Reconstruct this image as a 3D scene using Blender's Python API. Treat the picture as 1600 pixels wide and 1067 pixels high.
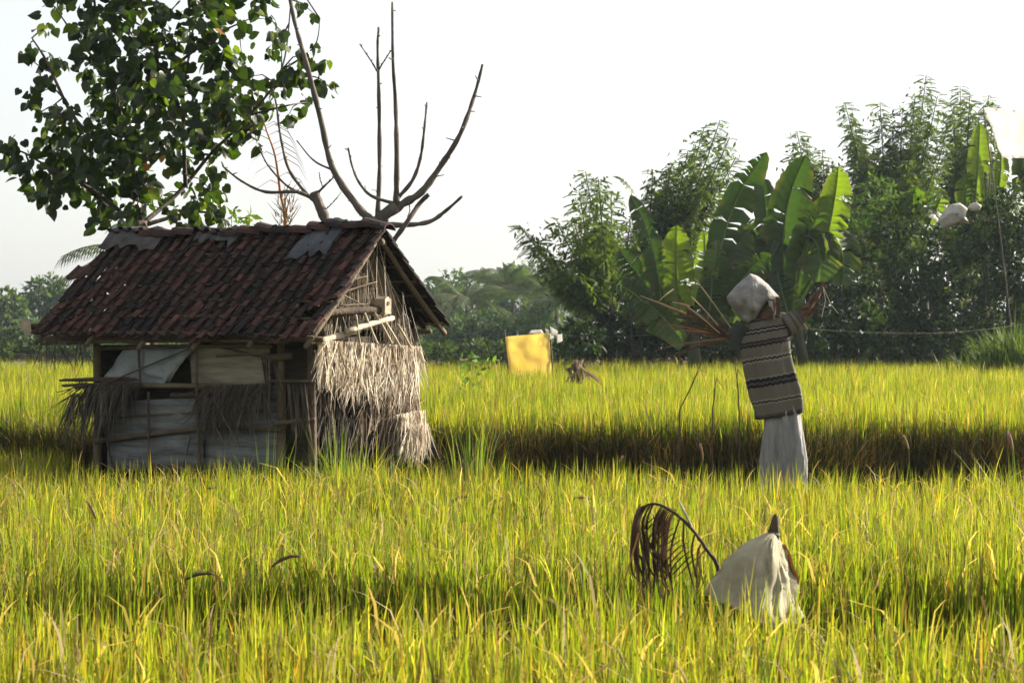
import bpy, math, random
import numpy as np
from mathutils import Vector, Matrix, noise

random.seed(7)
rng = np.random.default_rng(11)
S = bpy.context.scene
for o in list(bpy.data.objects):
    bpy.data.objects.remove(o)
COL = S.collection

# ------------------------------------------------------------------ camera
F = 3111.0            # focal length in photograph pixels (70 mm on 36 mm, 1600 px wide)
CZ = 1.65             # eye height
HY = 520.0            # image row of the horizon
cam_d = bpy.data.cameras.new('camera')
cam_d.lens = 70.0; cam_d.sensor_width = 36.0
cam_d.shift_y = -(533.5 - HY) / 1600.0
cam_d.clip_start = 0.05; cam_d.clip_end = 3000.0
cam_d.dof.use_dof = True; cam_d.dof.focus_distance = 14.5; cam_d.dof.aperture_fstop = 9.0
cam = bpy.data.objects.new('camera', cam_d); COL.objects.link(cam)
cam.location = (0, 0, CZ); cam.rotation_euler = (math.radians(90), 0, 0)
S.camera = cam

# ------------------------------------------------------------------ sky and sun
AZ, EL = math.radians(27), math.radians(26)
SUN = Vector((math.cos(AZ) * math.cos(EL), math.sin(AZ) * math.cos(EL), math.sin(EL)))
W = bpy.data.worlds.new('World'); S.world = W; W.use_nodes = True
wn = W.node_tree; wn.nodes.clear()
sky = wn.nodes.new('ShaderNodeTexSky'); sky.sky_type = 'NISHITA'; sky.sun_disc = False
sky.sun_elevation = EL; sky.sun_rotation = math.pi / 2 - AZ
sky.air_density = 1.0; sky.dust_density = 2.0; sky.ozone_density = 1.0
hsv = wn.nodes.new('ShaderNodeHueSaturation'); hsv.inputs['Saturation'].default_value = 0.35
bg = wn.nodes.new('ShaderNodeBackground'); bg.inputs['Strength'].default_value = 0.063
wo = wn.nodes.new('ShaderNodeOutputWorld')
wn.links.new(sky.outputs[0], hsv.inputs['Color'])
veil = wn.nodes.new('ShaderNodeMixRGB'); veil.inputs['Fac'].default_value = 0.30; veil.inputs['Color2'].default_value = (6.6, 6.5, 6.3, 1)   # thin even cloud
wn.links.new(hsv.outputs[0], veil.inputs['Color1']); wn.links.new(veil.outputs[0], bg.inputs['Color']); wn.links.new(bg.outputs[0], wo.inputs['Surface'])
sl = bpy.data.lights.new('sun', 'SUN'); sl.energy = 5.0; sl.angle = math.radians(0.6); sl.color = (1.0, 0.90, 0.73)
sun = bpy.data.objects.new('sun', sl); COL.objects.link(sun)
sun.rotation_euler = SUN.to_track_quat('Z', 'Y').to_euler(); sun.location = (20, 10, 20)
S.view_settings.view_transform = 'Standard'; S.view_settings.look = 'None'
S.view_settings.gamma = 1.0; S.view_settings.use_curve_mapping = False
S.view_settings.exposure = 1.7
S.render.engine = 'CYCLES'
cy = S.cycles
cy.max_bounces = 6; cy.diffuse_bounces = 1; cy.glossy_bounces = 2; cy.transmission_bounces = 5
cy.transparent_max_bounces = 8; cy.volume_bounces = 0
cy.caustics_reflective = False; cy.caustics_refractive = False
cy.sample_clamp_indirect = 6.0
cy.use_denoising = True
cy.use_light_tree = False

# ------------------------------------------------------------------ helpers
def P(px, py, d):
    return Vector(((px - 800) / F * d, d, CZ + (HY - py) / F * d))

ORG = {}
def V(*a): return Vector(a)

def tag(o, label=None, cat=None, group=None, kind=None):
    if label: o['label'] = label
    if cat: o['category'] = cat
    if group: o['group'] = group
    if kind: o['kind'] = kind
    return o

def thing(name, loc, label, cat, group=None):
    o = bpy.data.objects.new(name, None); COL.objects.link(o)
    o.location = loc; o.empty_display_size = 0.2
    ORG[o.name] = Vector(loc)
    return tag(o, label, cat, group)

def link_mesh(name, me, parent=None, origin=None, loc=None):
    o = bpy.data.objects.new(name, me); COL.objects.link(o)
    if parent is not None:
        o.parent = parent
        ORG[o.name] = ORG[parent.name]
    else:
        o.location = origin if origin is not None else (0, 0, 0)
        ORG[o.name] = Vector(o.location)
    return o

def set_col(me, cols):
    a = me.color_attributes.new('Col', 'FLOAT_COLOR', 'POINT')
    c = np.ones((len(me.vertices), 4), dtype=np.float32)
    c[:, :3] = np.asarray(cols, dtype=np.float32).reshape(-1, 3)
    a.data.foreach_set('color', c.ravel())

class MB:
    def __init__(s): s.v = []; s.f = []; s.c = []
    def add(s, vs, fs, col=(1, 1, 1)):
        b = len(s.v)
        s.v += [tuple(p) for p in vs]
        s.f += [tuple(i + b for i in f) for f in fs]
        if isinstance(col, list): s.c += col
        else: s.c += [tuple(col)] * len(vs)
        return s
    def tube(s, pts, rad, n=6, col=(1, 1, 1), cap=True):
        pts = [Vector(p) for p in pts]; m = len(pts)
        if not hasattr(rad, '__len__'): rad = [rad] * m
        vs = []; t0 = (pts[1] - pts[0]).normalized()
        a = t0.orthogonal().normalized()
        for i, p in enumerate(pts):
            t = (pts[min(i + 1, m - 1)] - pts[max(i - 1, 0)]).normalized()
            a = (a - t * a.dot(t))
            if a.length < 1e-6: a = t.orthogonal()
            a.normalize(); b = t.cross(a)
            for k in range(n):
                w = 2 * math.pi * k / n
                vs.append(p + (a * math.cos(w) + b * math.sin(w)) * rad[i])
        fs = [(i * n + k, i * n + (k + 1) % n, (i + 1) * n + (k + 1) % n, (i + 1) * n + k) for i in range(m - 1) for k in range(n)]
        if cap:
            fs.append(tuple(range(n - 1, -1, -1))); fs.append(tuple((m - 1) * n + k for k in range(n)))
        return s.add(vs, fs, col)
    def strip(s, pts, wid, side, col=(1, 1, 1), fold=0.0, up=None):
        """ribbon along pts; side = width direction; fold lifts the edges along up (a V section)"""
        m = len(pts); vs = []; fs = []; cc = []
        for i, p in enumerate(pts):
            p = Vector(p); sd = side[i] if isinstance(side, list) else side
            w = wid[i] if hasattr(wid, '__len__') else wid
            if fold:
                e = (up or Vector((0, 0, 1))) * fold * w
                vs += [p - sd * w * .5 + e, p, p + sd * w * .5 + e]
            else:
                vs += [p - sd * w * .5, p + sd * w * .5]
        k = 3 if fold else 2
        for i in range(m - 1):
            for j in range(k - 1):
                fs.append((i * k + j, i * k + j + 1, (i + 1) * k + j + 1, (i + 1) * k + j))
        return s.add(vs, fs, col)
    def slab(s, poly, nrm, th, col=(1, 1, 1)):
        """flat polygon given thickness along -nrm"""
        n = len(poly); a = [Vector(p) for p in poly]; b = [p - nrm * th for p in a]
        fs = [tuple(range(n)), tuple(range(2 * n - 1, n - 1, -1))]
        fs += [(i, i + n, (i + 1) % n + n, (i + 1) % n) for i in range(n)]
        return s.add(a + b, fs, col)
    def loft(s, rings, close_top=False, close_bot=False):
        m = len(rings); n = len(rings[0]); vs = []; cc = []
        for i, r in enumerate(rings):
            for j, p in enumerate(r):
                vs.append(p); cc.append((j / (n - 1), i / (m - 1), 0))
        fs = [(i * n + j, i * n + j + 1, (i + 1) * n + j + 1, (i + 1) * n + j) for i in range(m - 1) for j in range(n - 1)]
        if close_bot: fs.append(tuple(range(n - 2, -1, -1)))
        if close_top: fs.append(tuple((m - 1) * n + j for j in range(n - 1)))
        return s.add(vs, fs, cc)
    def build(s, name, mat, parent=None, origin=None, smooth=False, kind=None):
        og = ORG[parent.name] if parent is not None else Vector(origin or (0, 0, 0))
        me = bpy.data.meshes.new(name)
        me.from_pydata([(v[0] - og.x, v[1] - og.y, v[2] - og.z) for v in s.v], [], s.f)
        set_col(me, s.c)
        me.materials.append(mat)
        if smooth: me.polygons.foreach_set('use_smooth', [True] * len(me.polygons))
        me.update()
        o = link_mesh(name, me, parent, og)
        if kind: o['kind'] = kind
        return o

def np_mesh(name, verts, faces_list, cols, mat, smooth=False):
    """faces_list: list of (n, k) int arrays"""
    me = bpy.data.meshes.new(name)
    verts = np.asarray(verts, dtype=np.float32)
    me.vertices.add(len(verts)); me.vertices.foreach_set('co', verts.ravel())
    loops = np.concatenate([f.ravel() for f in faces_list]).astype(np.int32)
    tot = np.concatenate([np.full(len(f), f.shape[1], np.int32) for f in faces_list])
    start = np.concatenate([[0], np.cumsum(tot)[:-1]]).astype(np.int32)
    me.loops.add(len(loops)); me.loops.foreach_set('vertex_index', loops)
    me.polygons.add(len(tot)); me.polygons.foreach_set('loop_start', start)
    if smooth: me.polygons.foreach_set('use_smooth', np.ones(len(tot), dtype=bool))
    me.update(calc_edges=True)
    set_col(me, cols); me.materials.append(mat)
    return me

def scatter_mesh(name, proto, pos, ydir, scale, cols, mat, roll=None, og=(0, 0, 0), zhint=None):
    """merge many copies of a small proto mesh (verts, tris, tone) into one mesh"""
    pv = np.asarray(proto[0], float); pf = np.asarray(proto[1], int); pt = np.asarray(proto[2], float)
    n = len(pos)
    pos = np.asarray(pos, float) - np.asarray(og, float)
    y = np.asarray(ydir, float); y = y / np.linalg.norm(y, axis=1, keepdims=True)
    h = zhint if zhint is not None else rng.normal(size=(n, 3))
    x = np.cross(y, h); x /= (np.linalg.norm(x, axis=1, keepdims=True) + 1e-9)
    z = np.cross(x, y)
    sc = np.asarray(scale, float).reshape(n, 1, 1)
    vv = (pv[None, :, 0:1] * x[:, None, :] + pv[None, :, 1:2] * y[:, None, :] + pv[None, :, 2:3] * z[:, None, :]) * sc + pos[:, None, :]
    k = len(pv)
    ff = (pf[None] + (np.arange(n) * k)[:, None, None]).reshape(-1, pf.shape[1])
    cc = np.asarray(cols)[:, None, :] * pt[None, :, None]
    return np_mesh(name, vv.reshape(-1, 3), [ff], cc.reshape(-1, 3), mat)

# leaf prototypes: (verts, tris, tone)
def heart_leaf():
    mid = [(0, 0, 0), (0, .28, -.02), (0, .62, -.05), (0, 1, -.16)]
    rt = [(.2, -.13, .04), (.47, .1, .1), (.5, .36, .1), (.3, .7, .02)]
    v = mid + rt + [(-a, b, c) for a, b, c in rt]
    f = [(0, 4, 5), (0, 5, 1), (1, 5, 6), (1, 6, 2), (2, 6, 7), (2, 7, 3)]
    f += [(0, 9, 8), (0, 1, 9), (1, 10, 9), (1, 2, 10), (2, 11, 10), (2, 3, 11)]
    return v, f, [1] * len(v)
HEART = heart_leaf()
def oval_leaf():
    v = [(0, 0, 0), (.22, .42, .07), (0, .45, 0), (-.22, .42, .07), (0, 1, -.1)]
    return v, [(0, 1, 2), (0, 2, 3), (1, 4, 2), (2, 4, 3)], [1] * 5
OVAL = oval_leaf()
def pinnate(n=7, ll=.32, droop=.5):
    v = []; f = []
    for i in range(n):
        t = .18 + .8 * i / (n - 1)
        z = -droop * .5 * t * t
        for s in (-1, 1):
            b = len(v); l = ll * (1 - .35 * abs(t - .5)); w = l * .2
            v += [(0, t, z), (s * l * .5, t + .07 + w, z - .05), (s * l, t + .16, z - .16 * 1), (s * l * .5, t + .07 - w, z - .07)]
            f += [(b, b + 1, b + 2), (b, b + 2, b + 3)]
    b = len(v)
    v += [(0, .97, -droop * .47), (.06, 1.12, -droop * .58), (0, 1.3, -droop * .75), (-.06, 1.12, -droop * .58)]
    f += [(b, b + 1, b + 2), (b, b + 2, b + 3)]
    return v, f, [1] * len(v)
PINN = pinnate(9, .26, .9)

# ------------------------------------------------------------------ materials
def nodes_of(name):
    m = bpy.data.materials.new(name); m.use_nodes = True
    t = m.node_tree; t.nodes.clear()
    out = t.nodes.new('ShaderNodeOutputMaterial')
    return m, t, out

def leaf_mat(name, transl=.45, rough=.5, spec=.3, tmul=(1.25, 1.2, .55), bright=1.0, vein=False):
    m, t, out = nodes_of(name)
    at = t.nodes.new('ShaderNodeAttribute'); at.attribute_name = 'Col'
    nz = t.nodes.new('ShaderNodeTexNoise'); nz.inputs['Scale'].default_value = 9.0; nz.inputs['Detail'].default_value = 3
    tc = t.nodes.new('ShaderNodeTexCoord'); t.links.new(tc.outputs['Object'], nz.inputs['Vector'])
    mr = t.nodes.new('ShaderNodeMapRange'); mr.inputs[3].default_value = .72 * bright; mr.inputs[4].default_value = 1.28 * bright
    t.links.new(nz.outputs['Fac'], mr.inputs[0])
    mx = t.nodes.new('ShaderNodeVectorMath'); mx.operation = 'SCALE'
    t.links.new(at.outputs['Color'], mx.inputs[0]); t.links.new(mr.outputs[0], mx.inputs['Scale'])
    oi = t.nodes.new('ShaderNodeObjectInfo')
    p = t.nodes.new('ShaderNodeBsdfPrincipled'); p.inputs['Roughness'].default_value = rough
    p.inputs['Specular IOR Level'].default_value = spec
    t.links.new(mx.outputs[0], p.inputs['Base Color'])
    tm = t.nodes.new('ShaderNodeVectorMath'); tm.operation = 'MULTIPLY'; tm.inputs[1].default_value = tmul
    t.links.new(mx.outputs[0], tm.inputs[0])
    tr = t.nodes.new('ShaderNodeBsdfTranslucent'); t.links.new(tm.outputs[0], tr.inputs['Color'])
    ms = t.nodes.new('ShaderNodeMixShader'); ms.inputs[0].default_value = transl
    t.links.new(p.outputs[0], ms.inputs[1]); t.links.new(tr.outputs[0], ms.inputs[2])
    t.links.new(ms.outputs[0], out.inputs['Surface'])
    return m

def surf(name, c1, c2, scale=6.0, stretch=(1, 1, 1), rough=.85, bump=.4, bscale=None, rand=0.0, transl=0.0, detail=6, c3=None, dist=.02):
    """two or three tone noise surface with fine relief; rand varies it from object to object"""
    m, t, out = nodes_of(name)
    tc = t.nodes.new('ShaderNodeTexCoord'); mp = t.nodes.new('ShaderNodeMapping'); mp.inputs['Scale'].default_value = stretch
    t.links.new(tc.outputs['Object'], mp.inputs['Vector'])
    oi = t.nodes.new('ShaderNodeObjectInfo')
    if rand:
        ad = t.nodes.new('ShaderNodeVectorMath'); ad.operation = 'ADD'
        sc_ = t.nodes.new('ShaderNodeVectorMath'); sc_.operation = 'SCALE'; sc_.inputs[0].default_value = (13.7, 7.3, 21.1)
        t.links.new(oi.outputs['Random'], sc_.inputs['Scale'])
        t.links.new(mp.outputs[0], ad.inputs[0]); t.links.new(sc_.outputs[0], ad.inputs[1]); vec = ad.outputs[0]
    else: vec = mp.outputs[0]
    nz = t.nodes.new('ShaderNodeTexNoise'); nz.inputs['Scale'].default_value = scale; nz.inputs['Detail'].default_value = detail
    nz.inputs['Roughness'].default_value = .65
    t.links.new(vec, nz.inputs['Vector'])
    fac = nz.outputs['Fac']
    if rand:
        m1 = t.nodes.new('ShaderNodeMath'); m1.operation = 'MULTIPLY_ADD'; m1.inputs[1].default_value = rand; m1.inputs[2].default_value = -rand * .5
        t.links.new(oi.outputs['Random'], m1.inputs[0])
        m2 = t.nodes.new('ShaderNodeMath'); m2.operation = 'ADD'; t.links.new(m1.outputs[0], m2.inputs[0]); t.links.new(fac, m2.inputs[1]); fac = m2.outputs[0]
    cr = t.nodes.new('ShaderNodeValToRGB')
    cr.color_ramp.elements[0].position = .32; cr.color_ramp.elements[0].color = (*c1, 1)
    cr.color_ramp.elements[1].position = .68; cr.color_ramp.elements[1].color = (*c2, 1)
    if c3:
        e = cr.color_ramp.elements.new(.9); e.color = (*c3, 1)
    t.links.new(fac, cr.inputs[0])
    p = t.nodes.new('ShaderNodeBsdfPrincipled'); p.inputs['Roughness'].default_value = rough
    p.inputs['Specular IOR Level'].default_value = .25
    t.links.new(cr.outputs[0], p.inputs['Base Color'])
    if bump:
        n2 = t.nodes.new('ShaderNodeTexNoise'); n2.inputs['Scale'].default_value = bscale or scale * 4; n2.inputs['Detail'].default_value = 4
        t.links.new(vec, n2.inputs['Vector'])
        b = t.nodes.new('ShaderNodeBump'); b.inputs['Strength'].default_value = bump; b.inputs['Distance'].default_value = dist
        t.links.new(n2.outputs['Fac'], b.inputs['Height']); t.links.new(b.outputs[0], p.inputs['Normal'])
    if transl:
        tr = t.nodes.new('ShaderNodeBsdfTranslucent'); t.links.new(cr.outputs[0], tr.inputs['Color'])
        ms = t.nodes.new('ShaderNodeMixShader'); ms.inputs[0].default_value = transl
        t.links.new(p.outputs[0], ms.inputs[1]); t.links.new(tr.outputs[0], ms.inputs[2]); t.links.new(ms.outputs[0], out.inputs['Surface'])
    else: t.links.new(p.outputs[0], out.inputs['Surface'])
    return m

M = {}
M['rice'] = leaf_mat('rice_blade', .55, .6, .14, (1.2, 1.22, .4))
M['grass'] = leaf_mat('bank_grass', .4, .55, .25, (1.2, 1.15, .5))
M['leaf'] = leaf_mat('broad_leaf', .42, .38, .4, (1.5, 1.7, .35))
M['far_leaf'] = leaf_mat('grove_leaf', .4, .6, .12, (1.4, 1.6, .5))
M['banana'] = leaf_mat('banana_leaf', .5, .4, .35, (1.5, 1.7, .35))
M['straw'] = leaf_mat('dry_palm_leaf', .22, .7, .2, (1.1, 1.0, .8))
M['soil'] = surf('field_soil', (.045, .032, .02), (.09, .065, .04), 2.5, bump=.7)
M['turf'] = surf('ground_turf', (.05, .065, .02), (.09, .10, .03), .6, bump=.5)
M['tile'] = surf('roof_tile', (.013, .010, .010), (.050, .024, .019), 7.0, rough=.9, bump=.5, bscale=40, rand=.42, c3=(.12, .046, .034))
M['bamboo'] = surf('weathered_bamboo', (.055, .042, .027), (.13, .10, .065), 5, (1, 1, 1), bump=.5, bscale=30, rand=.2)
M['darkwood'] = surf('dark_wood', (.035, .025, .018), (.09, .065, .045), 6, bump=.6, bscale=30, rand=.2)
M['palewood'] = surf('sunbleached_wood', (.26, .21, .15), (.45, .39, .30), 9, bump=.4, bscale=40, rand=.2)
M['bark'] = surf('tree_bark', (.035, .028, .022), (.085, .07, .055), 7, (1, 1, .3), bump=.8, bscale=25)
M['deadbark'] = surf('bare_branch_bark', (.05, .04, .034), (.12, .10, .085), 6, (1, 1, .4), bump=.7, bscale=30)
M['sheet'] = surf('weathered_grey_sheet', (.05, .053, .052), (.16, .17, .168), 3, (1, 1, 7), rough=.6, bump=.25, bscale=9)
M['mat'] = surf('cream_woven_mat', (.10, .088, .06), (.23, .205, .15), 3, (1, 1, 9), rough=.8, bump=.3, bscale=10)
M['tarp'] = surf('pale_grey_tarp', (.12, .135, .145), (.24, .26, .265), 4, rough=.6, bump=.35, bscale=7)
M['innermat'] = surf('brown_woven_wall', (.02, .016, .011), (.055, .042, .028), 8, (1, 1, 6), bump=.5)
M['sack'] = surf('cream_sack_cloth', (.21, .19, .12), (.37, .335, .235), 8, rough=.8, bump=.5, bscale=30, transl=.12, dist=.005)
M['hood'] = surf('white_sack_cloth', (.14, .13, .13), (.31, .30, .30), 9, rough=.8, bump=.8, bscale=16, transl=.15, dist=.03)
M['yellow'] = surf('yellow_plastic', (.82, .66, .24), (.90, .76, .34), 2, rough=.5, bump=.2, bscale=8, transl=.65)
M['white'] = surf('white_plastic', (.70, .68, .66), (.82, .80, .78), 3, rough=.6, bump=.2, bscale=10, transl=.6)
M['trouser'] = surf('pale_cotton', (.13, .13, .14), (.36, .355, .36), 7, (1.6, 1, .3), rough=.85, bump=1.0, bscale=11, transl=.2, dist=.05)
M['palebag'] = surf('dull_white_bag', (.30, .29, .26), (.5, .48, .44), 4, rough=.7, bump=.4, bscale=6, transl=.2)
M['rust'] = surf('orange_brown_cloth', (.26, .10, .03), (.42, .18, .06), 12, rough=.8, bump=.3)
M['brown'] = surf('brown_fibre', (.05, .03, .02), (.13, .075, .048), 14, (1, 1, 3), rough=.9, bump=.6)
M['string'] = surf('string', (.12, .10, .08), (.2, .17, .13), 5, bump=0)
M['greencloth'] = surf('grey_green_cloth', (.022, .027, .023), (.045, .05, .042), 9, bump=.3)

def knit_mat():
    m, t, out = nodes_of('striped_knit')
    at = t.nodes.new('ShaderNodeAttribute'); at.attribute_name = 'Col'
    sp = t.nodes.new('ShaderNodeSeparateColor'); t.links.new(at.outputs['Color'], sp.inputs[0])
    tc = t.nodes.new('ShaderNodeTexCoord')
    nz = t.nodes.new('ShaderNodeTexNoise'); nz.inputs['Scale'].default_value = 14; t.links.new(tc.outputs['Object'], nz.inputs['Vector'])
    # ragged edge for the bands
    m1 = t.nodes.new('ShaderNodeMath'); m1.operation = 'MULTIPLY_ADD'; m1.inputs[1].default_value = .016; m1.inputs[2].default_value = -.008
    t.links.new(nz.outputs['Fac'], m1.inputs[0])
    # tiny zigzag around the body
    w1 = t.nodes.new('ShaderNodeMath'); w1.operation = 'MULTIPLY'; w1.inputs[1].default_value = 190.0; t.links.new(sp.outputs[0], w1.inputs[0])
    w2 = t.nodes.new('ShaderNodeMath'); w2.operation = 'SINE'; t.links.new(w1.outputs[0], w2.inputs[0])
    w3 = t.nodes.new('ShaderNodeMath'); w3.operation = 'MULTIPLY_ADD'; w3.inputs[1].default_value = .0035; t.links.new(w2.outputs[0], w3.inputs[0]); t.links.new(m1.outputs[0], w3.inputs[2])
    a = t.nodes.new('ShaderNodeMath'); a.operation = 'ADD'; t.links.new(sp.outputs[1], a.inputs[0]); t.links.new(w3.outputs[0], a.inputs[1])
    cr = t.nodes.new('ShaderNodeValToRGB'); cr.color_ramp.interpolation = 'CONSTANT'
    base = (.108, .098, .08); dark = (.016, .014, .016); mid = (.055, .05, .046); lt = (.17, .155, .13)
    seq = [(.0, dark), (.022, mid), (.036, dark), (.06, base), (.076, dark), (.092, base), (.2, lt), (.213, dark), (.226, lt), (.24, base), (.33, dark), (.35, mid), (.366, dark), (.388, lt), (.4, base),
           (.5, lt), (.513, dark), (.527, lt), (.54, base), (.61, dark), (.628, mid), (.642, dark), (.66, base), (.73, dark), (.745, lt), (.757, dark), (.772, base), (.85, dark), (.866, mid), (.95, dark), (.97, base)]
    bands = seq
    el = cr.color_ramp.elements
    el[0].position = bands[0][0]; el[0].color = (*bands[0][1], 1)
    el[1].position = bands[1][0]; el[1].color = (*bands[1][1], 1)
    for p_, c_ in bands[2:]:
        e = el.new(p_); e.color = (*c_, 1)
    t.links.new(a.outputs[0], cr.inputs[0])
    p = t.nodes.new('ShaderNodeBsdfPrincipled'); p.inputs['Roughness'].default_value = .95; p.inputs['Specular IOR Level'].default_value = .1
    t.links.new(cr.outputs[0], p.inputs['Base Color'])
    b = t.nodes.new('ShaderNodeBump'); b.inputs['Strength'].default_value = .6; b.inputs['Distance'].default_value = .006
    n2 = t.nodes.new('ShaderNodeTexNoise'); n2.inputs['Scale'].default_value = 90; t.links.new(tc.outputs['Object'], n2.inputs['Vector'])
    t.links.new(n2.outputs['Fac'], b.inputs['Height']); t.links.new(b.outputs[0], p.inputs['Normal'])
    t.links.new(p.outputs[0], out.inputs['Surface'])
    return m
M['knit'] = knit_mat()

# ------------------------------------------------------------------ the ground
def ground():
    mb = MB(); n = 14
    vs = [(-350 + 700 * i / n, -60 + 700 * j / n, 0) for j in range(n + 1) for i in range(n + 1)]
    fs = [(j * (n + 1) + i, j * (n + 1) + i + 1, (j + 1) * (n + 1) + i + 1, (j + 1) * (n + 1) + i) for j in range(n) for i in range(n)]
    mb.add(vs, fs)
    tag(mb.build('ground', M['turf']), kind='structure')
ground()

TZ = .36                                        # the back field stands this much higher
def terrace_edge(x):                            # depth of the terrace's front edge
    s = 1 / (1 + math.exp((x + 4.6) * 3.2))
    return 17.0 + 1.9 * s + .14 * math.sin(x * 1.7 + 1) + .08 * math.sin(x * 4.3)
def near_rim(x):                                # far edge of the near plot
    s = 1 / (1 + math.exp((x + 3.62) * 14))
    return 14.55 + 3.4 * s + .10 * math.sin(x * 2.1) + .06 * math.sin(x * 5.7 + 2)
def gap_near(x): return 7.2 + .10 * math.sin(x * 2.2 + .6) + .05 * math.sin(x * 6.1)
def gap_far(x): return 8.95 + .16 * math.sin(x * 1.6 + 2.4) + .07 * math.sin(x * 5.1)

def terrace():
    mb = MB(); xs = np.linspace(-60, 60, 240); rows = []
    for x in xs:
        e = terrace_edge(x)
        rows.append([(x, e - .32, .004), (x, e - .18, .14 + .04 * math.sin(x * 7)), (x, e - .05, TZ - .02), (x, e + .15, TZ), (x, 30, TZ), (x, 70, TZ), (x, 330, TZ)])
    k = len(rows[0]); vs = [p for r in rows for p in r]
    fs = [(i * k + j, (i + 1) * k + j, (i + 1) * k + j + 1, i * k + j + 1) for i in range(len(xs) - 1) for j in range(k - 1)]
    mb.add(vs, fs)
    tag(mb.build('terrace', M['soil']), kind='structure')
    mb = MB(); xs = np.linspace(-30, 30, 120); vs = []
    for x in xs:
        a, b = near_rim(x) + .1, terrace_edge(x) - .33
        vs += [(x, a, .008), (x, a + .1, .09), (x, max(b - .1, a + .2), .08), (x, max(b, a + .25), .008)]
    fs = [(i * 4 + j, (i + 1) * 4 + j, (i + 1) * 4 + j + 1, i * 4 + j + 1) for i in range(len(xs) - 1) for j in range(3)]
    mb.add(vs, fs); tag(mb.build('path', M['soil']), kind='structure')
    mb = MB(); vs = []
    for x in xs:
        a, b = gap_near(x) + .05, gap_far(x) - .05
        vs += [(x, a, .006), (x, a + .25, .14), (x, b - .25, .13), (x, b, .006)]
    mb.add(vs, fs); tag(mb.build('field_bund', M['soil']), kind='structure')
terrace()

# ------------------------------------------------------------------ rice
PAL = np.array([[.045, .10, .010], [.085, .165, .012], [.14, .215, .016], [.25, .27, .025], [.40, .30, .06], [.44, .19, .05]])
def lowfreq(x, y, s=1.0):
    return np.sin(x * 1.3 * s + 1.7) * np.cos(y * .9 * s + .4) * .5 + np.sin(x * .47 * s - y * .7 * s) * .5

def blades(base, h, w, lean, az, face, ts, cols, tipcol, tipmix):
    n = len(base); k = len(ts)
    vs = np.zeros((n, 2 * (k - 1) + 1, 3)); cc = np.zeros((n, 2 * (k - 1) + 1, 3))
    dx, dy = np.cos(az), np.sin(az); fx, fy = np.cos(face), np.sin(face)
    for i, t in enumerate(ts):
        hor = lean * h * t ** 2.2
        cx = base[:, 0] + dx * hor; cyy = base[:, 1] + dy * hor
        cz = base[:, 2] + h * (t - .35 * np.minimum(lean, 1.6) * t ** 3 * .8)
        ww = w * .5 * (1 - .75 * t ** 2) if t < 1 else 0
        cm = cols * (1 - (tipmix * t ** 3)[:, None]) + tipcol * (tipmix * t ** 3)[:, None]
        if i < k - 1:
            vs[:, 2 * i] = np.stack([cx - fx * ww, cyy - fy * ww, cz], 1); vs[:, 2 * i + 1] = np.stack([cx + fx * ww, cyy + fy * ww, cz], 1)
            cc[:, 2 * i] = cm; cc[:, 2 * i + 1] = cm
        else:
            vs[:, 2 * i] = np.stack([cx, cyy, cz], 1); cc[:, 2 * i] = cm
    kv = 2 * (k - 1) + 1; off = (np.arange(n) * kv)[:, None]
    q = np.concatenate([off + np.array([[2 * i, 2 * i + 1, 2 * i + 3, 2 * i + 2]]) for i in range(k - 2)]) if k > 2 else np.zeros((0, 4), int)
    tr = off + np.array([[2 * (k - 2), 2 * (k - 2) + 1, 2 * (k - 1)]])
    return vs.reshape(-1, 3), q, tr, cc.reshape(-1, 3)

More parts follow.
